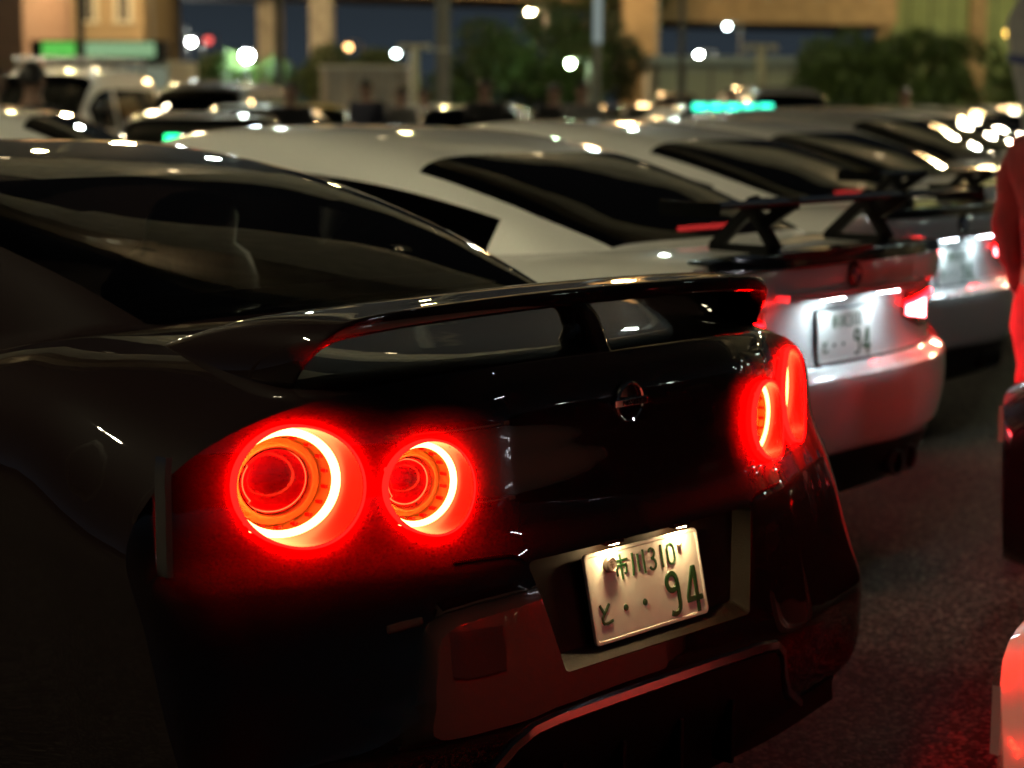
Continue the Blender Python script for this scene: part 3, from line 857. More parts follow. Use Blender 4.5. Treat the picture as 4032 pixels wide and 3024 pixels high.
def plain_car(name, style, loc, rz, label, paint_m, head=None, tail=None, group='cars parked farther back in the lot', rack=False, roof_light=None, dash=False, front=True):
    root = empty(name, loc, rz, label, 'car', group)
    P = STYLES[style] if style != 'coupe' else COUPE
    sh = Shell(P)
    ss = [0, .04, .15, .4, .7, 1.1, 1.8, 2.6, 3.3, 3.8, 4.2, P['len'] - .15, P['len'] - .03, P['len']]
    sh.body(XS_LOW, ss, 14, None, 14).build('body', paint_m, root, smooth=40, weld=2e-5)
    sh.greenhouse(root, paint_m, M_glassd, 26)
    wheels(root, P['body'][2][1], .9, P['len'] - .9, .33)
    L = P['len']
    Wf = float(sh.W(L)); ztf = float(sh.zt(L))
    for sg in (-1, 1):
        # headlamp and tail lamp clusters, shaped to the curved ends
        def fpt(u, v, d):
            x = sg * (.48 + .26 * u); z = ztf - .17 + .05 * u + .10 * v
            return (x, L - sh.Ff(x, z) + d, z)
        m = MB().grid(lambda u, v: fpt(u, v, .012), 10, 5)
        m.grid(lambda u, v: fpt(u, v, -.03), 10, 5)
        N = 50; e = [i * 5 for i in range(10)] + [45 + j for j in range(1, 5)] + [i * 5 + 4 for i in range(8, -1, -1)] + [j for j in range(3, 0, -1)]
        for a, b in zip(e, e[1:] + e[:1]): m.f.append((a, b, b + N, a + N))
        h = m.build('headlamp', pmat('lamp_clear', (.35, .36, .38), .1, .6, coat=1), root, smooth=40)
        if head:
            c = fpt(.45, .5, .016)
            MB().revolve([(.055, 0), (.045, .012), (.001, .016)], c, (0, 1, 0), 16).build('lit_bulb', head, h)
        a, b = (.45, .80) if sg > 0 else (-.80, -.45)
        t = sh.rear_patch('tail_lamp', pmat('lamp_shell_red', (.16, .006, .008), .12, coat=1), root, a, b, .80, .90, off=.008, nx=8, nz=3)
        if tail:
            a, b = (.55, .70) if sg > 0 else (-.70, -.55)
            sh.rear_patch('lit_bulb', tail, t, a, b, .825, .875, off=.014, thick=.004, nx=6, nz=3)
        MB().box((sg * (Wf + .12), L - 1.55, .99), (.20, .10, .13)).build('door_mirror', paint_m, root, bevel=.03)
    # grille and bumper opening, front plate
    if front:
      m = MB().grid(lambda u, v: (-.38 + .76 * u, L - sh.Ff(-.38 + .76 * u, ztf - .2) + .010, ztf - .24 + .10 * v), 10, 3)
      m.build('grille', M_dkblack, root)
      m = MB().box((0, L + .01, .42), (.33, .012, .165)); m.build('front_plate', M_plate, root)
    if rack:
        zt = float(sh.gz(1.6))
        r = MB()
        for x in (-.62, .62): r.tube([(x, .5, zt + .09), (x, 3.0, zt + .09)], .022, 8)
        for y in (.6, 1.4, 2.2, 2.9): r.tube([(-.66, y, zt + .11), (.66, y, zt + .11)], .018, 8)
        for x in (-.62, .62):
            for y in (.6, 1.4, 2.2, 2.9): r.tube([(x, y, zt - .1), (x, y, zt + .1)], .02, 6)
        r.build('roof_rack', M_rim, root)
    if dash:
        for q, (c, e) in enumerate((((.02, 1., .30), 5.), ((.8, .95, 1.), 8.), ((.8, .95, 1.), 8.), ((1., .7, .25), 8.), ((.25, .4, 1.), 5.))):
            MB().box((.20 - .12 * q, 3.50, 1.185 - .012 * q), (.11, .03, .06)).build('dash_light', emat('dash_light_%d' % q, c, e), root, bevel=.008)
    if roof_light:
        zt = float(sh.gz(2.0))
        b_ = MB().box((0, 1.95, zt + .05), (.26, 1.0, .09)).build('roof_light_bar', M_dkblack, root, bevel=.02)
        for q in range(5):
            MB().box((0, 1.57 + .19 * q, zt + .055), (.275, .16, .075)).build('lit_panel', roof_light, b_, bevel=.01)
    return root

# the facing row: noses close behind the parked row (right edge of the picture)
plain_car('white_car', 'coupe', (.42, -5.40, 0), 0, 'white car nose at lower right corner, washed red by the tail lamps', paint('paint_pale', (.27, .26, .25)), front=False, group='cars facing the parked row')
plain_car('dark_car', 'coupe', (2.71, -4.15, 0), 0, 'dark car nose at right edge below the red-lit person', paint('paint_plum', (.004, .002, .004), spec=.04), group='cars facing the parked row')

M_headw = emat('headlamp_white', (.9, .97, 1.), 60.)
M_headwarm = emat('headlamp_warm', (1., .8, .5), 30.)
M_taill = emat('tail_dot', (1., .05, .04), 8.)
M_teal = emat('teal_panel', (.04, 1., .62), 3.2)
row = [('white_car', 'coupe', 7.55, 3.35, M_white, 'third white car of the slanted row, only its roof and rear window showing'),
       ('silver_car', 'sedan', 10.1, 4.45, M_silver, 'silver sedan in the slanted row past the white coupes'),
       ('white_car', 'sedan', 12.7, 5.55, M_white, 'white sedan near the far end of the slanted row'),
       ('dark_car', 'sedan', 15.3, 6.65, M_grey, 'dark sedan at the far end of the slanted row')]
for nm, st, x, y, pm, lb in row:
    plain_car(nm, st, (x, y, 0), math.radians(2.5), lb, pm, group='cars parked side by side in the slanted row')

def lot(a, b):
    """position in metres right of / ahead of the place where the photographer stands"""
    return (CAM.x + a * _R.x + b * math.sin(YAW), CAM.y + a * _R.y + b * math.cos(YAW))
def heading(deg):
    """0 = driving away from the photographer, 90 = to the right"""
    return -YAW - math.radians(deg)
def lotcar(nm, st, a, b, deg, label, pm, **k):
    x, y = lot(a, b)
    plain_car(nm, st, (x, y, 0), heading(deg), label, pm, **k)
lotcar('white_wagon', 'wagon', -5.35, 10.9, 92, 'white estate car side-on at left, just beyond the black coupe', M_white)
lotcar('white_van', 'van', -6.3, 30.5, 184, 'white van with a roof rack behind the estate car', M_white, rack=True)
lotcar('dark_minivan', 'minivan', -4.6, 27.5, 8, 'dark minivan between the white van and the yellow taxi', M_grey)
lotcar('dark_show_car', 'coupe', -2.9, 18.2, 172, 'low dark car facing the camera with green, white and blue lights behind its windscreen', M_grey, dash=True)
lotcar('yellow_taxi', 'sedan', -3.75, 33.5, 170, 'yellow taxi facing the camera under the floodlight', M_yellow, head=M_headwarm)
lotcar('silver_car', 'sedan', -3.0, 28.0, 190, 'silver sedan right of the yellow taxi, front to the camera', M_silver, head=M_headwarm)
lotcar('dark_car', 'wagon', -.3, 27.0, 185, 'dark estate car in front of the clipped trees', M_grey, head=M_headw)
lotcar('white_car', 'sedan', 2.2, 30.0, 165, 'white sedan in front of the trees at centre', M_white, head=M_headw)
lotcar('dark_minivan', 'minivan', 4.3, 36.0, 172, 'dark minivan right of the centre trees', M_grey, head=M_headwarm)
lotcar('silver_wagon', 'wagon', 7.0, 36.0, 180, 'silver estate car in front of the low white building', M_silver, head=M_headw)
lotcar('white_car', 'coupe', .55, 22.0, 88, 'white coupe side-on carrying the teal roof lamps', M_white, roof_light=M_teal)
lotcar('dark_car', 'sedan', 6.6, 30.0, 170, 'dark sedan with warm headlamps before the hedge', M_grey, head=M_headwarm)
lotcar('silver_car', 'sedan', 6.5, 26.5, 10, 'silver sedan with lit tail lamps before the hedge', M_silver, tail=M_taill)

far = [(-8.0, 44, 'sedan', M_silver, 174, 'w'), (-6.0, 47, 'minivan', M_white, 182, 'y'), (-1.7, 41, 'sedan', M_white, 178, 'w'), (.9, 44, 'wagon', M_silver, 12, 'r'), (3.0, 47, 'sedan', M_grey, 176, 'w'),
       (5.6, 44, 'sedan', M_white, 184, 'y'), (7.6, 48, 'sedan', M_grey, 178, 'w'), (10.9, 43, 'sedan', M_silver, 6, 'r'), (9.4, 39, 'sedan', M_white, 174, 'w'), (8.2, 34.5, 'wagon', M_white, 168, 'w'), (5.0, 31.5, 'sedan', M_grey, 186, 'y')]
nth = ['first', 'second', 'third', 'fourth', 'fifth', 'sixth', 'seventh', 'eighth', 'ninth', 'tenth', 'eleventh']
for q, (a, b, st, pm, dg_, lt_) in enumerate(far):
    lotcar('distant_car', st, a, b, dg_, nth[q] + ' from the left of the small distant cars at the back of the lot', pm,
           head={'w': M_headw, 'y': M_headwarm}.get(lt_), tail=M_taill if lt_ == 'r' else None, group='distant cars at the back of the lot')

farr = [(-13.5, 57, 'sedan', M_white, 'w'), (-10.8, 60, 'minivan', M_grey, 'y'), (-3.3, 56, 'sedan', M_silver, 'w'), (-.6, 54, 'wagon', M_white, 'y'), (2.0, 57, 'sedan', M_silver, 'w'), (4.6, 55, 'minivan', M_grey, 'r'),
        (7.4, 53, 'sedan', M_white, 'w'), (10.2, 50, 'sedan', M_grey, 'r'), (12.4, 48, 'wagon', M_silver, 'y'), (10.8, 45.5, 'sedan', M_white, 'w')]
for q, (a, b, st, pm, lt_) in enumerate(farr):
    lotcar('distant_car', st, a, b, 178 if lt_ != 'r' else 4, nth[q] + ' from the left of the farthest row of tiny cars', pm,
           head={'w': M_headw, 'y': M_headwarm}.get(lt_), tail=M_taill if lt_ == 'r' else None, group='farthest row of cars')

# ------------------------------------------------------------------ people
M_skin = pmat('skin', (.24, .14, .10), .6)
M_hair = pmat('hair_black', (.012, .010, .010), .5)
def skin_mesh(name, mat, parent, pts, edges, rad, root=0, sub=2):
    me = bpy.data.meshes.new(name)
    me.from_pydata([tuple(p) for p in pts], edges, [])
    o = bpy.data.objects.new(name, me); COL.objects.link(o); o.parent = parent
    me.materials.append(mat)
    sk = o.modifiers.new('skin', 'SKIN'); sk.use_smooth_shade = True
    if not me.skin_vertices: me.attributes  # layer is made by the modifier below
    layer = me.skin_vertices[0] if len(me.skin_vertices) else None
    if layer is None:
        bm = bmesh.new(); bm.from_mesh(me); bm.verts.layers.skin.verify(); bm.to_mesh(me); bm.free(); layer = me.skin_vertices[0]
    for i, r in enumerate(rad):
        layer.data[i].radius = (r, r) if not isinstance(r, tuple) else r
        layer.data[i].use_root = (i == root)
    sb = o.modifiers.new('sub', 'SUBSURF'); sb.levels = sub; sb.render_levels = sub
    return o
FOLDS = bpy.data.textures.new('cloth_folds', 'CLOUDS'); FOLDS.noise_scale = .11
def person(loc, rz, label, top, legs, h=1.72, arm=0., group='people standing about the lot', hair=M_hair):
    root = empty('person', loc, rz, label, 'person', group)
    k = h / 1.72
    V = lambda *p: Vector(p) * k
    J = [V(0, 0, .95), V(0, 0, 1.12), V(0, .01, 1.32), V(0, 0, 1.46), V(0, -.01, 1.54), V(0, -.02, 1.60), V(0, -.02, 1.67)]
    R = [(.15 * k, .11 * k), (.14 * k, .10 * k), (.16 * k, .11 * k), .065 * k, .055 * k, .088 * k, .075 * k]
    E = [(i, i + 1) for i in range(6)]
    parts = {}
    for sg in (-1, 1):
        b = len(J)
        J += [V(sg * .19, 0, 1.40), V(sg * .235, .02, 1.13), V(sg * (.22 - .10 * arm), -.05 - .20 * arm, .90 + .22 * arm), V(sg * (.215 - .12 * arm), -.07 - .26 * arm, .81 + .30 * arm)]
        R += [.062 * k, .046 * k, .034 * k, .036 * k]
        E += [(2, b), (b, b + 1), (b + 1, b + 2), (b + 2, b + 3)]
        c = len(J)
        J += [V(sg * .09, 0, .88), V(sg * .10, -.02, .49), V(sg * .11, .02, .09), V(sg * .115, -.11, .045)]
        R += [.088 * k, .058 * k, .042 * k, (.045 * k, .035 * k)]
        E += [(0, c), (c, c + 1), (c + 1, c + 2), (c + 2, c + 3)]
    skin_mesh('body', M_skin, root, J, E, R)
    # jacket, trousers, shoes, hair follow the body
    jt = [J[0] + V(0, 0, -.06), J[1], J[2], J[3] + V(0, 0, -.02), J[7], J[8], J[9], J[15], J[16], J[17]]
    jk = skin_mesh('jacket', top, root, jt, [(0, 1), (1, 2), (2, 3), (2, 4), (4, 5), (5, 6), (2, 7), (7, 8), (8, 9)],
              [(.175 * k, .135 * k), (.165 * k, .125 * k), (.18 * k, .13 * k), .085 * k] + [.085 * k, .066 * k, .055 * k] * 2)
    tr = [V(0, 0, .93), V(0, 0, 1.04)]
    te = [(0, 1)]; trr = [(.125 * k, .115 * k), (.150 * k, .115 * k)]
    for c in (11, 19):
        b = len(tr); sg = -1 if c == 11 else 1
        tr += [V(sg * .085, .0, .84), V(sg * .098, -.015, .66), J[c + 1], V(sg * .108, .01, .28), J[c + 2] + V(0, 0, .02)]
        te += [(0, b), (b, b + 1), (b + 1, b + 2), (b + 2, b + 3), (b + 3, b + 4)]
        trr += [.102 * k, .098 * k, .082 * k, .080 * k, .078 * k]
    cl_ = [skin_mesh('trousers', legs, root, tr, te, trr), bpy.data.objects[jk.name]]
    for o in cl_:
        dm = o.modifiers.new('folds', 'DISPLACE'); dm.texture = FOLDS; dm.strength = .045; dm.mid_level = .5
    for c in (13, 21):
        skin_mesh('shoe', pmat('shoe_black', (.02, .02, .02), .5), root, [J[c] + V(0, .05, -.045), J[c + 1] + V(0, .01, -.005), J[c + 1] + V(0, -.06, -.01)], [(0, 1), (1, 2)], [.05 * k, .045 * k, .035 * k], sub=1)
    hm = MB()
    def hp(u, v):
        a = 2 * PI * u; t = PI * .60 * v
        r = .102 + .004 * math.sin(9 * a)
        d = Vector((math.sin(t) * math.cos(a) * .088 / .102, math.sin(t) * math.sin(a), math.cos(t) * 1.12))
        if d.y < 0: d.z = max(d.z, .28 - .2 * d.y)
        return Vector((0, -.01, 1.635)) * k + d * r * k
    hm.grid(hp, 20, 8, closed_u=True); hm.build('hair', hair, root, smooth=60)
    # face: nose, eyes, mouth, ears
    f = Vector((0, -.02, 1.62)) * k
    MB().add([f + V(0, -.118, -.012), f + V(-.012, -.088, -.03), f + V(.012, -.088, -.03), f + V(0, -.09, .02)], [(0, 1, 2), (0, 2, 3), (0, 3, 1)]).build('nose', M_skin, root)
    for sg in (-1, 1):
        MB().revolve([(.010 * k, 0), (.001, .004)], f + V(sg * .032, -.085, .012), (0, -1, 0), 10).build('eye', M_hair, root)
        MB().box(f + V(sg * .092, .0, -.01), (.012 * k, .03 * k, .055 * k)).build('ear', M_skin, root)
    MB().box(f + V(0, -.086, -.052), (.04 * k, .008 * k, .008 * k)).build('mouth', pmat('lips', (.3, .12, .1), .5), root)
    return root
C_dark = pmat('cloth_dark', (.015, .014, .016), .9, noise=.3)
C_navy = pmat('cloth_navy', (.012, .014, .03), .9, noise=.3)
C_redlit = pmat('cloth_red_lit', (.88, .022, .028), .85, noise=.15)  # tail lamp red on pale trousers, put into the cloth colour
C_maroon = pmat('cloth_maroon', (.13, .008, .010), .9, noise=.2)
C_white = pmat('cloth_white', (.55, .53, .5), .9, noise=.1)
C_grey = pmat('cloth_grey', (.12, .12, .12), .9, noise=.2)
person((2.925, .682, 0), math.radians(75), 'person in dark red top and trousers with red lamp light in their colour, at the right edge', C_maroon, C_redlit, 1.62)
def lotperson(a, b, deg, *k, **kw):
    x, y = lot(a, b); person((x, y, 0), heading(deg) + PI, *k, **kw)
lotperson(-3.25, 13.0, 30, 'person in dark coat seen from behind before the white van', C_dark, C_dark, 1.70)
lotperson(-3.62, 13.3, 80, 'person with white collar at the far left edge', C_white, C_navy, 1.68)
lotperson(-2.55, 22.0, 170, 'person in black beside the yellow taxi', C_dark, C_dark, 1.68)
lotperson(-1.98, 26.0, 200, 'person in navy standing before the pale wall', C_navy, C_dark, 1.75, arm=.6)
lotperson(-1.55, 26.5, 150, 'person in grey top next to the navy-clad one', C_grey, C_navy, 1.66)
lotperson(-1.25, 27.0, 190, 'person in white top near the dark post', C_white, C_navy, 1.66)
lotperson(-.35, 24.0, 180, 'person in black left of the trees', C_dark, C_dark, 1.74)
lotperson(.52, 24.5, 160, 'person in dark clothes before the centre of the trees', C_dark, C_navy, 1.70)
lotperson(.85, 23.6, 200, 'person in grey jacket beside the dark-clad one at centre', C_grey, C_dark, 1.72)
lotperson(3.75, 33.0, 180, 'person in black before the dark minivan at centre right', C_dark, C_dark, 1.70)
lotperson(6.1, 30.0, 190, 'person in navy before the hedge', C_navy, C_dark, 1.70)

# ------------------------------------------------------------------ trees and hedge
M_leaf = [pmat('leaf_dark', (.035, .060, .012), .6, noise=.35, nscale=3), pmat('leaf_mid', (.060, .095, .018), .6, noise=.35, nscale=3), pmat('leaf_bright', (.09, .16, .03), .6, noise=.3, nscale=3)]
M_bark = pmat('bark', (.06, .045, .03), .9, noise=.4, bump=.6)
def leaf_cloud(clumps, n, size):
    mb = MB()
    w = np.array([c[3] ** 2 for c in clumps]); w /= w.sum()
    idx = rng.choice(len(clumps), n, p=w)
    d = rng.normal(size=(n, 3)); d /= np.linalg.norm(d, axis=1)[:, None]
    rr = rng.uniform(.55, 1.05, n)
    a = rng.normal(size=(n, 3)); b = rng.normal(size=(n, 3))
    sz = rng.uniform(.6, 1.3, n) * size
    for i in range(n):
        cx, cy_, cz, r, sq = clumps[idx[i]]
        p = Vector((cx + d[i, 0] * r * rr[i], cy_ + d[i, 1] * r * rr[i], cz + d[i, 2] * r * sq * rr[i]))
        u = Vector(a[i]).normalized(); v = u.cross(Vector(b[i])).normalized()
        s = sz[i]
        mb.add([p - u * s, p + v * s * .45, p + u * s, p - v * s * .45], [(0, 1, 2, 3)])
    return mb
def tree(nm, a, b, h, w, label, mat, n=4500, base=.28, size=.12, group='trees at the back of the lot'):
    x, y = lot(a, b)
    root = empty(nm, (x, y, 0), random.uniform(0, 6), label, 'tree', group)
    t = MB().tube([(0, 0, 0), (.05, .03, h * base * .6), (0, .05, h * base * 1.2), (.06, 0, h * .7)], [.16, .13, .11, .04], 10)
    t.build('trunk', M_bark, root, smooth=50)
    lm = MB(); cl = []
    for k in range(11):
        an = k * 2.4 + random.random(); rad = w * random.uniform(.25, .72); z = h * random.uniform(base + .1, .82)
        p = (rad * math.cos(an), rad * math.sin(an), z)
        lm.tube([(0, 0, h * base * random.uniform(.8, 1.5)), (p[0] * .5, p[1] * .5, z * .82), p], [.06, .04, .012], 6)
        cl.append((*p, w * random.uniform(.30, .48), random.uniform(.65, .95)))
    cl.append((0, 0, h * .86, w * .42, .7))
    lm.build('limbs', M_bark, root, smooth=50)
    leaf_cloud(cl, n, size).build('crown', mat, root)
    return root
tree('broadleaf_tree', -1.0, 62, 4.2, 2.1, 'bushy green tree right of the dark post', M_leaf[1])
tree('broadleaf_tree', 1.2, 66, 5.0, 2.7, 'largest bushy green tree at the centre, under the warm lamp', M_leaf[1], n=6000)
tree('broadleaf_tree', 3.3, 72, 5.0, 2.0, 'dark tree right of centre beside the brown pier', M_leaf[0])
tree('broadleaf_tree', 4.6, 84, 8.5, 2.6, 'tall dark tree in front of the flyover pier', M_leaf[0], base=.4)
tree('broadleaf_tree', -5.6, 78, 3.6, 1.9, 'low dark tree left of the pale wall', M_leaf[0])
tree('broadleaf_tree', -7.6, 80, 3.9, 1.9, 'dark tree under the orange lamp', M_leaf[0])
tree('broadleaf_tree', -13.0, 84, 3.4, 2.4, 'dark tree below the twin white street lamps', M_leaf[0])
tree('small_tree', -9.0, 61.5, 3.2, 1.05, 'small bright green tree left of the floodlight post', M_leaf[2], n=2500)
tree('small_tree', -7.6, 61.8, 3.05, 1.1, 'small bright green tree right of the floodlight post', M_leaf[2], n=2500)
# hedge
hx, hy = lot(12.9, 55)
hr = empty('hedge', (hx, hy, 0), -YAW, 'tall clipped hedge along the back of the lot at right', 'hedge')
cl = []
for i in range(110):
    cl.append((-4.5 + 9.4 * random.random(), random.uniform(-.6, .6), 3.1 * random.random() ** .6 + .15 * math.sin(i), random.uniform(.4, .7), .9))
leaf_cloud(cl, 24000, .11).build('foliage', M_leaf[1], hr)
for i in range(9):
    MB().tube([(-4.2 + i * 1.05, 0, 0), (-4.2 + i * 1.05, .05, 1.6)], [.07, .04], 7).build('stem', M_bark, hr)

# ------------------------------------------------------------------ buildings, walls, flyover
M_brick = pmat('brick_tan', (.36, .27, .16), .85, noise=.18, nscale=6, bump=.3)
M_pinkw = pmat('wall_pink', (.32, .20, .15), .85, noise=.15, nscale=4, bump=.2)
M_conc = pmat('concrete', (.40, .36, .29), .85, noise=.2, nscale=2.5, bump=.3)
M_concb = pmat('concrete_brown', (.30, .22, .13), .85, noise=.25, nscale=2, bump=.3)
M_whitew = pmat('wall_white', (.62, .62, .56), .7, noise=.12, nscale=2, bump=.15)
M_greenw = pmat('wall_green', (.20, .27, .12), .7, noise=.15, nscale=2, bump=.15)
M_frame = pmat('frame_pale', (.6, .57, .46), .6)
M_wglass = pmat('window_glass', (.03, .035, .04), .08)
def block(nm, a0, a1, b, dep, z0, z1, mat, label, cat):
    x, y = lot((a0 + a1) / 2, b)
    r = empty(nm, (x, y, 0), -YAW, label, cat)
    r['kind'] = 'thing'
    w = a1 - a0
    MB().box((0, dep / 2, (z0 + z1) / 2), (w, dep, z1 - z0)).build('wall', mat, r, bevel=.03)
    return r, w
r, w = block('brick_building', -20.6, -15.3, 80, 9, 0, 9.5, M_brick, 'tan building with pale framed tall windows at upper left', 'building')
for cx in (-17.55, -16.1):
    lx = cx + 17.95
    for z in (5.55, 8.0):
        f = MB()
        f.box((lx - .30, -.06, z), (.18, .16, 1.7)).box((lx + .30, -.06, z), (.18, .16, 1.7)).box((lx, -.06, z - .85), (.9, .2, .12))
        f.revolve([(.21, -.08), (.39, -.08), (.39, .08), (.21, .08)], (lx, -.06, z + .85), (0, -1, 0), 24)
        wo = MB().box((lx, -.012, z), (.42, .05, 1.7)).build('window', M_wglass, r)
        f.build('window_frame', M_frame, wo)
        MB().box((lx, -.045, z), (.04, .03, 1.7)).build('mullion', M_frame, wo)
MB().box((-.85, -.02, 5.3), (.22, .06, .55)).build('vent', M_wglass, r)
MB().box((0, -.12, 2.35), (w + .1, .25, .35)).build('string_course', M_concb, r)
MB().box((0, 4.5, 9.6), (w + .4, 9.4, .3)).build('cornice', M_concb, r)
r, w = block('pink_building', -23.5, -17.75, 70, 8, 0, 8.5, M_pinkw, 'pinkish brown wall at the far left edge', 'building')
for z in (2.8, 5.6):
    MB().box((0, -.05, z), (w + .1, .12, .12)).build('wall_band', M_concb, r)
for cx in (-1.8, .2, 1.6):
    wo = MB().box((cx, -.012, 6.9), (.9, .05, 1.2)).build('window', M_wglass, r); MB().box((cx, -.05, 6.25), (1.1, .18, .1)).build('window_sill', M_frame, wo)
# shop with a lit canopy
r, w = block('shop', -15.2, -11.2, 62.4, 6, 0, 2.8, M_whitew, 'small shop with lit green canopy below the tan building', 'building')
cn = MB().box((0, -.55, 3.08), (w + .2, 1.3, .58)).build('canopy', M_dkblack, r)
MB().box((-1.2, -1.215, 3.08), (1.05, .04, .46)).build('sign_panel', emat('sign_green', (.22, 1., .16), .55), cn)
MB().box((.75, -1.215, 3.08), (2.2, .04, .46)).build('sign_panel', emat('sign_pale', (.58, 1., .52), .42), cn)
for cx in (-1.3, -.3, .7, 1.6):
    p_ = MB().box((cx, -.03, 1.5), (.85, .05, 2.1)).build('shop_window', emat('shop_lit', (.75, .85, .6), .22), r)
    MB().box((cx + .46, -.06, 1.5), (.06, .1, 2.2)).build('window_frame', M_frame, p_)
# billboard
x, y = lot(-16.8, 90)
r = empty('billboard', (x, y, 0), -YAW, 'pale blue lit board beside the tan building', 'sign')
MB().box((0, 0, 4.65), (1.05, .25, 1.2)).build('board', M_dkblack, r); MB().box((0, -.14, 4.65), (.98, .03, 1.12)).build('lit_face', emat('board_blue', (.55, .8, .85), .28), r)
MB().tube([(0, .05, 0), (0, .05, 4.1)], .09).build('post', M_conc, r)
# low pale wall
r, w = block('garden_wall', -7.4, -4.1, 74, .4, 0, 2.75, M_conc, 'low pale wall behind the people, left of the trees', 'wall')
MB().box((0, .2, 2.81), (w + .1, .55, .12)).build('coping', M_frame, r)
for q in range(4): MB().box((-1.35 + .9 * q, -.02, 1.4), (.05, .06, 2.6)).build('wall_joint', M_concb, r)
# white low building
r, w = block('white_building', 5.2, 11.0, 70, 7, 0, 2.85, M_whitew, 'low white building with flat roof and panelled front at right', 'building')
MB().box((0, 3.2, 3.0), (w + .5, 8, .3)).build('roof', pmat('roof_pale', (.5, .55, .52), .6), r)
for q in range(6):
    pn = MB().box((-2.4 + .98 * q, -.04, 1.35), (.84, .06, 2.5)).build('panel', pmat('panel_cream', (.62, .62, .45), .6), r, bevel=.01)
for q in range(7):
    MB().box((-2.9 + .98 * q, -.06, 1.4), (.12, .14, 2.75)).build('pilaster', M_conc, r)
# green wall with brown columns
r, w = block('green_wall', 16.9, 29, 90, .6, 0, 9, M_greenw, 'green noise wall with brown columns at upper right', 'wall')
for cx in (17.1, 21.5, 25.9):
    MB().box((cx - 22.95, -.2, 4.5), (.75, .5, 9)).build('column', M_concb, r)
for q in range(12):
    MB().box((-5.6 + q * 1.0, -.03, 4.5), (.05, .05, 8.9)).build('panel_joint', M_dkblack, r)
# flyover
x, y = lot(6, 86)
r = empty('flyover', (x, y, 0), -YAW, 'brown concrete flyover across the top of the scene', 'bridge')
MB().add([(-22, 0, 6.35), (-1.6, 0, 5.9), (.4, 0, 5.1), (11, 0, 4.95), (11, 0, 6.9), (.4, 0, 7.0), (-22, 0, 8.2),
          (-22, 9, 6.35), (-1.6, 9, 5.9), (.4, 9, 5.1), (11, 9, 4.95), (11, 9, 6.9), (.4, 9, 7.0), (-22, 9, 8.2)],
         [(0, 1, 2, 3, 4, 5, 6), (13, 12, 11, 10, 9, 8, 7)] + [(i, (i + 1) % 7, 7 + (i + 1) % 7, 7 + i) for i in range(7)]).build('deck', M_concb, r)
for q in range(14): MB().box((-20 + q * 2.3, -.04, 6.7 - .01 * q), (.07, .07, 1.3)).build('deck_joint', M_conc, r)
MB().add([(-22, -.1, 8.2), (.4, -.1, 7.0), (11, -.1, 6.9), (11, -.1, 7.8), (.4, -.1, 7.9), (-22, -.1, 9.1)], [(0, 1, 4, 5), (1, 2, 3, 4)]).build('parapet', M_conc, r)
for i, (a, b, wd, mt, lb) in enumerate([(-11.05, 88, 1.1, M_conc, 'pale concrete pier left of the orange lamp'), (-8.35, 84, .95, M_conc, 'concrete pier with the orange lamp at its top'), (5.2, 80, 1.45, M_concb, 'brown pier behind the tall dark tree')]):
    x, y = lot(a, b)
    p_ = empty('pier', (x, y, 0), -YAW, lb, 'pier', 'flyover piers')
    MB().box((0, 0, 5.5), (wd, wd, 11)).build('shaft', mt, p_, bevel=.08)
    MB().box((0, 0, 11.2), (wd * 1.9, wd * 1.3, .8)).build('pier_cap', mt, p_, bevel=.08)
    MB().box((0, 0, .15), (wd * 1.5, wd * 1.5, .3)).build('footing', M_conc, p_)

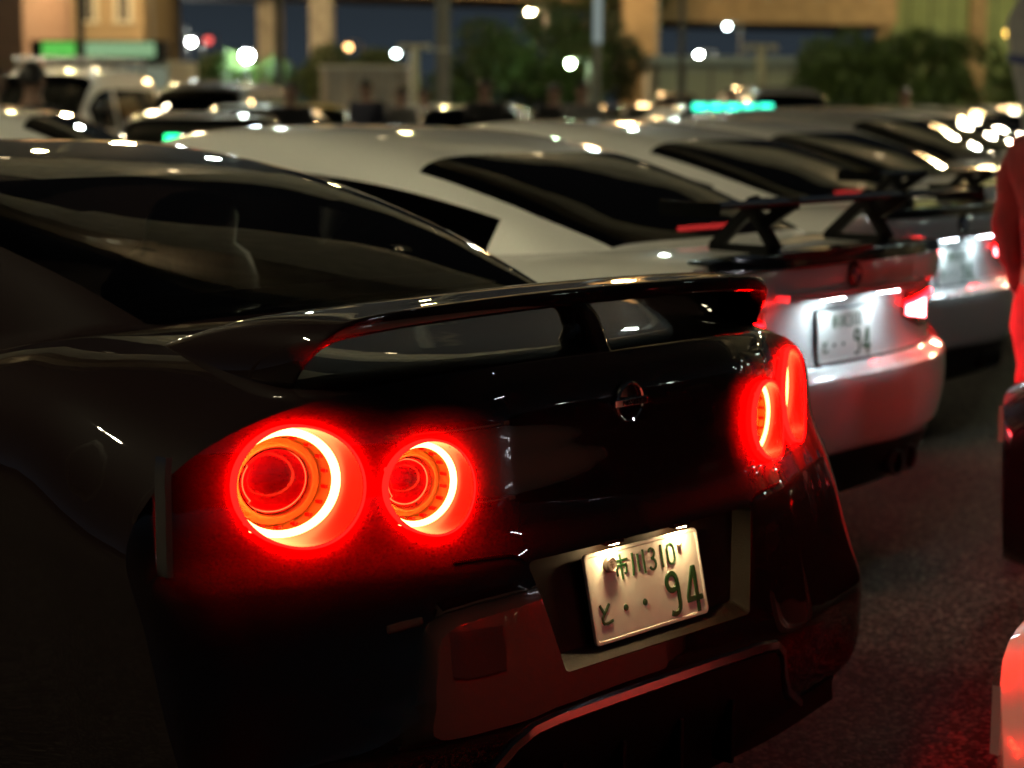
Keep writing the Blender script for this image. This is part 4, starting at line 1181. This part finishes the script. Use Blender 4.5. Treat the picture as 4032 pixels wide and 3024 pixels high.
# curved expressway ramps high over the lot (above the picture, seen as bands in the paint and glass)
M_poled = pmat('pole_dark', (.10, .095, .08), .6)
E_ramp = emat('ramp_added_light', (1., .76, .42), 48.)  # added uplight for the ramp undersides
def ramp(label, b0, sag, z, wid, half, nl, lamp_every):
    x, y = lot(0, 0)
    r = empty('elevated_ramp', (x, y, 0), -YAW, label, 'bridge', 'elevated expressway ramps')
    def ctr(u):
        a = -half + 2 * half * u
        return a, b0 + sag * (a / half) ** 2
    def frame(u):
        a, b = ctr(u); a2, b2 = ctr(min(1, u + .001) if u < .999 else u); a1, b1 = ctr(u - .001 if u >= .999 else u)
        t = Vector((a2 - a1, b2 - b1)).normalized(); return a, b, -t.y, t.x
    def sec(prof):
        def f(u, v):
            k = min(len(prof) - 1, round(v * (len(prof) - 1))); a, b, nx, ny = frame(u); w, h = prof[k]
            return (a + nx * w, b + ny * w, z + h)
        return f
    h = wid / 2
    dk = [(-h, 0), (-h, -.35), (-h * .55, -.55), (-h * .45, -1.5), (h * .45, -1.5), (h * .55, -.55), (h, -.35), (h, 0), (-h, 0)]
    MB().grid(sec(dk), 60, len(dk)).build('deck', M_conc, r, smooth=30)
    for s_ in (-1, 1):
        pp = [(s_ * h, 0), (s_ * h, 1.1), (s_ * (h - .25), 1.1), (s_ * (h - .25), 0)]
        MB().grid(sec(pp), 60, 4).build('parapet', M_conc, r, smooth=30)
    for q in range(nl):  # lamps added under the deck only to brighten its underside
        for s_ in (-1, 1):
            a, b, nx, ny = frame((q + .5 + .2 * s_) / nl); w = s_ * h * .78
            c = (a + nx * w, b + ny * w)
            f = MB().tube([(c[0], c[1], z - .4), (c[0], c[1], z - 1.15)], .04, 6).build('added_lamp_hanger', M_poled, r)
            MB().revolve([(.17, 0), (.15, .08), (.09, .14), (.001, .16)], (c[0], c[1], z - 1.45), (0, 0, 1), 10).build('lamp_globe', E_ramp, f, smooth=60)
            MB().revolve([(.001, -.16), (.16, -.12), (.24, .02), (.25, .05), (.23, .05), (.17, .0)], (c[0], c[1], z - 1.45), (0, 0, 1), 10).build('light_shield', M_poled, f, smooth=60)  # shield added to keep the uplight off the ground
    for u in (.02, .14, .86, .98):
        a, b, nx, ny = frame(u)
        MB().box((a, b, z / 2 - .8), (1.6, 1.6, z - 1.5)).build('pier', M_conc, r, bevel=.1)
ramp('near curved expressway ramp overhead, above the picture', 25, 9, 15.0, 9.0, 46, 9, 8)
ramp('far curved expressway ramp overhead, above the picture', 52, -12, 15.5, 8.5, 62, 12, 8)

# ------------------------------------------------------------------ lamps
M_pole = pmat('pole_grey', (.28, .27, .24), .5, .3)
M_polec = pmat('pole_cream', (.55, .48, .32), .6)
def street_lamp(pos, label, mat, r=.16, arm=.6, group='street lamps behind the lot', pole=M_pole):
    root = empty('street_lamp', (pos[0], pos[1], 0), -YAW, label, 'street lamp', group)
    z = pos[2]
    MB().tube([(arm, 0, 0), (arm, 0, z * .9), (arm, 0, z + r * 1.2), (arm * .5, 0, z + r * 1.6), (0, 0, z + r * 1.3)], [.08, .06, .045, .04, .035], 8).build('pole', pole, root, smooth=50)
    MB().revolve([(.001, .0), (r * .6, .01), (r * .75, r * .3), (r * .3, r * .9), (.001, r)], (0, 0, z + r * .6), (0, 0, 1), 16).build('lamp_hood', M_poled, root, smooth=40)
    MB().revolve([(.001, -r), (r * .5, -r * .87), (r * .87, -r * .5), (r, 0), (r * .9, r * .5), (r * .6, r * .62)], (0, 0, z), (0, 0, 1), 14).build('lamp_globe', mat, root, smooth=60)
E_w = emat('lamp_white', (.95, 1., .96), 150.)
E_cold = emat('lamp_cold', (.78, .95, 1.), 300.)
E_or = emat('fill_sodium', (1., .62, .26), 300.)
E_orw = emat('lamp_warm', (1., .72, .36), 700.)
E_or2 = emat('lamp_orange', (1., .55, .2), 9.)
E_gr = emat('lamp_green', (.62, 1., .55), 300.)
E_dim = emat('lamp_dim_white', (.8, 1., .98), 40.)
E_redl = emat('lamp_red', (1., .12, .1), 2.)
street_lamp((56.4, 76.0, 5.0), 'white street lamp, left of the twin pair above the shop', E_w, .14)
street_lamp((56.9, 75.4, 4.4), 'white street lamp, lower right of the twin pair', E_w, .14)
street_lamp((73.3, 95.0, 5.3), 'small dim red beacon lamp right of the twin white lamps', E_redl, .25)
street_lamp((36.1, 45.5, 2.9), 'dazzling white floodlight on a post between the two bright green trees', E_cold, .17, .0)
street_lamp((55.4, 62.1, 3.9), 'orange street lamp before the dark blue sky at left', E_or2, .16)
street_lamp((54.7, 63.2, 6.0), 'orange street lamp at the top edge by the pier', E_or2, .16)
street_lamp((53.3, 56.8, 3.5), 'small white lamp beside the cream T-shaped post', E_dim, .12)
street_lamp((53.6, 49.4, 5.0), 'warm bright lamp above the centre trees', E_orw, .14)
street_lamp((43.0, 38.0, 2.7), 'green tinted lamp among the centre trees', E_gr, .09)
street_lamp((53.9, 41.3, 3.25), 'white lamp on the low white building roofline', E_w, .09)
street_lamp((67.0, 49.8, 4.9), 'small pale lamp under the flyover at right', E_dim, .11)
street_lamp((61.8, 33.1, 4.1), 'small orange lamp above the hedge at right', emat('lamp_amber', (1., .6, .12), 5.), .16)
street_lamp((70.5, 37.5, 9.5), 'added unseen sodium lamp lighting the right part of the flyover', E_or, .44)  # out of view, added to light the flyover deck
street_lamp((57.0, 46.5, 10.0), 'added unseen sodium lamp high over the brown pier', E_or, .44)  # out of view, added for orange light on flyover and pier
street_lamp((41.0, 58.0, 9.5), 'added unseen sodium lamp lighting the tan building', E_orw, .42)  # out of view, added to brighten the tan facade
street_lamp((66.0, 26.0, 9.0), 'added unseen pale green lamp over the green wall, lighting the hedge', emat('fill_pgreen', (.75, 1., .55), 500.), .42)  # out of view, added to brighten the hedge
# unlit T-shaped cream posts and a dark pole
for a, b, z, lb in ((-3.08, 60, 3.15, 'cream T-shaped post left of the centre trees'), (7.95, 62, 3.25, 'cream T-shaped post in front of the low white building')):
    x, y = lot(a, b)
    r = empty('lamp_post', (x, y, 0), -YAW, lb, 'lamp post', 'cream lamp posts')
    MB().tube([(0, 0, 0), (0, 0, z)], [.17, .14], 12).build('post', M_polec, r, smooth=50)
    MB().box((0, 0, z + .05), (1.0, .3, .10)).build('arm', M_polec, r, bevel=.03)
    for sx in (-1, 1): MB().box((sx * .42, 0, z - .04), (.26, .24, .10)).build('lamp_head', M_frame, r, bevel=.03)
x, y = lot(-1.55, 42)
r = empty('utility_pole', (x, y, 0), 0, 'tall dark utility pole left of the centre trees', 'pole')
MB().tube([(0, 0, 0), (0, 0, 9)], [.16, .12], 12).build('shaft', M_poled, r, smooth=50)
for z in (7.6, 8.3): MB().box((0, 0, z), (1.5, .1, .1), -YAW).build('crossarm', M_poled, r)
for z in (1.2, 2.6, 3.9): MB().revolve([(.165, -.04), (.165, .04)], (0, 0, z), (0, 0, 1), 12, True).build('band', M_pole, r)
x, y = lot(2.17, 50)
r = empty('lit_pole', (x, y, 0), 0, 'pole with a pale glowing tube above the trees', 'lamp post')
MB().tube([(0, 0, 0), (0, 0, 3.0)], [.09, .08], 8).build('post', M_poled, r)
MB().tube([(0, 0, 3.0), (0, 0, 6.5)], .11, 10).build('lit_tube', emat('tube_pale', (.75, .9, .85), .30), r, smooth=60)
# feather banner at the right edge
x, y = lot(4.20, 16)
r = empty('feather_banner', (x, y, 0), -YAW, 'white feather banner on a pole at the right edge', 'banner')
MB().tube([(.28, 0, 0), (.28, 0, 2.1), (.20, 0, 2.4)], .018, 8).build('pole', M_pole, r)
bz = MB().grid(lambda u, v: (.27 - (.42 - .25 * (1 - v) ** 1.5 - .16 * max(0, v - .8) / .2) * u, .03 * math.sin(6 * v + 3 * u), 1.05 + 1.25 * v + .12 * u * v), 10, 30)
bo = bz.build('cloth', C_white, r, smooth=60)
so_ = bo.modifiers.new('thick', 'SOLIDIFY'); so_.thickness = .004
MB().grid(lambda u, v: (.26 - .37 * u, .03 * math.sin(6 * (.56 + .06 * v) + 3 * u) - .008, 1.05 + 1.25 * (.56 + .06 * v) + .07 * u), 10, 3).build('stripe', pmat('stripe_blue', (.12, .14, .3), .8), r)

# tall masts that light the lot (several stand outside the picture and show as reflections)
E_mast = emat('mast_light', (1., .83, .52), 1000.)
E_row = emat('row_lamp', (.82, 1., .84), 65.)
E_far = emat('mast_light_far', (.86, 1., .86), 22.)
E_mastc = emat('mast_light_cool', (.95, .95, 1.), 240.)
def mast(a, b, h, label, mat, n=4, rz=0):
    x, y = lot(a, b)
    r = empty('floodlight_mast', (x, y, 0), rz, label, 'floodlight', 'floodlight masts round the lot')
    MB().tube([(0, 0, 0), (0, 0, h * .5), (0, 0, h)], [.11, .09, .07], 10).build('pole', pmat('pole_black', (.02, .02, .018), .6), r, smooth=50)
    MB().box((0, 0, h), (n * .75, .12, .12)).build('crossarm', M_pole, r)
    for q in range(n):
        hx = (-(n - 1) / 2 + q) * .7
        f = MB().box((hx, 0, h - .16), (.34, .32, .14)).build('lamp_head', M_poled, r, bevel=.02)
        MB().box((hx, 0, h - .24), (.24, .24, .03)).build('lit_panel', mat, f)
mast(-10.5, 24, 7.5, 'tall floodlight mast out to the left', E_mast, 4, -YAW)
mast(10.8, 34, 7.0, 'tall floodlight mast ahead, right of centre, above the picture', E_mast, 4, -YAW)
mast(14.0, 26, 7.5, 'tall floodlight mast ahead to the right', E_mast, 4, -YAW)
mast(-8.9, 2.4, 11.0, 'strong floodlight mast to the left, out of the picture', emat('mast_light_left', (1., .90, .56), 1250.), 4, .6)
NUM = ['first', 'second', 'third', 'fourth', 'fifth', 'sixth', 'seventh', 'eighth', 'ninth', 'tenth', 'eleventh', 'twelfth', 'thirteenth', 'fourteenth', 'fifteenth', 'sixteenth', 'seventeenth', 'eighteenth', 'nineteenth', 'twentieth', 'twenty-first', 'twenty-second']
rl = random.Random(5)
for q in range(22):
    an = math.radians(-44 + 43 * (q + rl.uniform(-.3, .3)) / 21); ds = rl.uniform(26, 52)
    street_lamp((ds * math.cos(an), ds * math.sin(an), rl.uniform(3.2, 8.5)), NUM[q] + ' lamp clockwise of those across the lot, behind and right of the photographer', E_row, .12, .5, group='lamps across the lot that show as reflections')
for a_, b_, z_, mt_, lb in ((-9, 38, 8.0, 'E_y', 'first'), (-5.5, 41, 8.6, 'E_w2', 'second'), (-2, 44, 8.0, 'E_y', 'third'), (3.5, 46, 9.0, 'E_w2', 'fourth'), (12.6, 45, 8.2, 'E_y', 'fifth'), (12.5, 39, 8.8, 'E_w2', 'sixth'), (17, 34, 8.4, 'E_y', 'seventh'),
                          (-14, 33, 8.6, 'E_w2', 'eighth'), (-18, 26, 8.2, 'E_y', 'ninth'), (20, 24, 8.6, 'E_y', 'tenth')):
    x, y = lot(a_, b_)
    street_lamp((x, y, z_), lb + ' from the left of the tall lamps ahead, its head above the picture', {'E_y': emat('lamp_yellow', (1., .78, .32), 700.), 'E_w2': emat('lamp_mint', (.8, 1., .88), 700.)}[mt_], .13, .5, group='tall lamps ahead over the lot', pole=pmat('pole_black', (.02, .02, .018), .6))
mast(22, 2, 11, 'floodlight mast far out to the right', E_mastc, 4, 1.2)
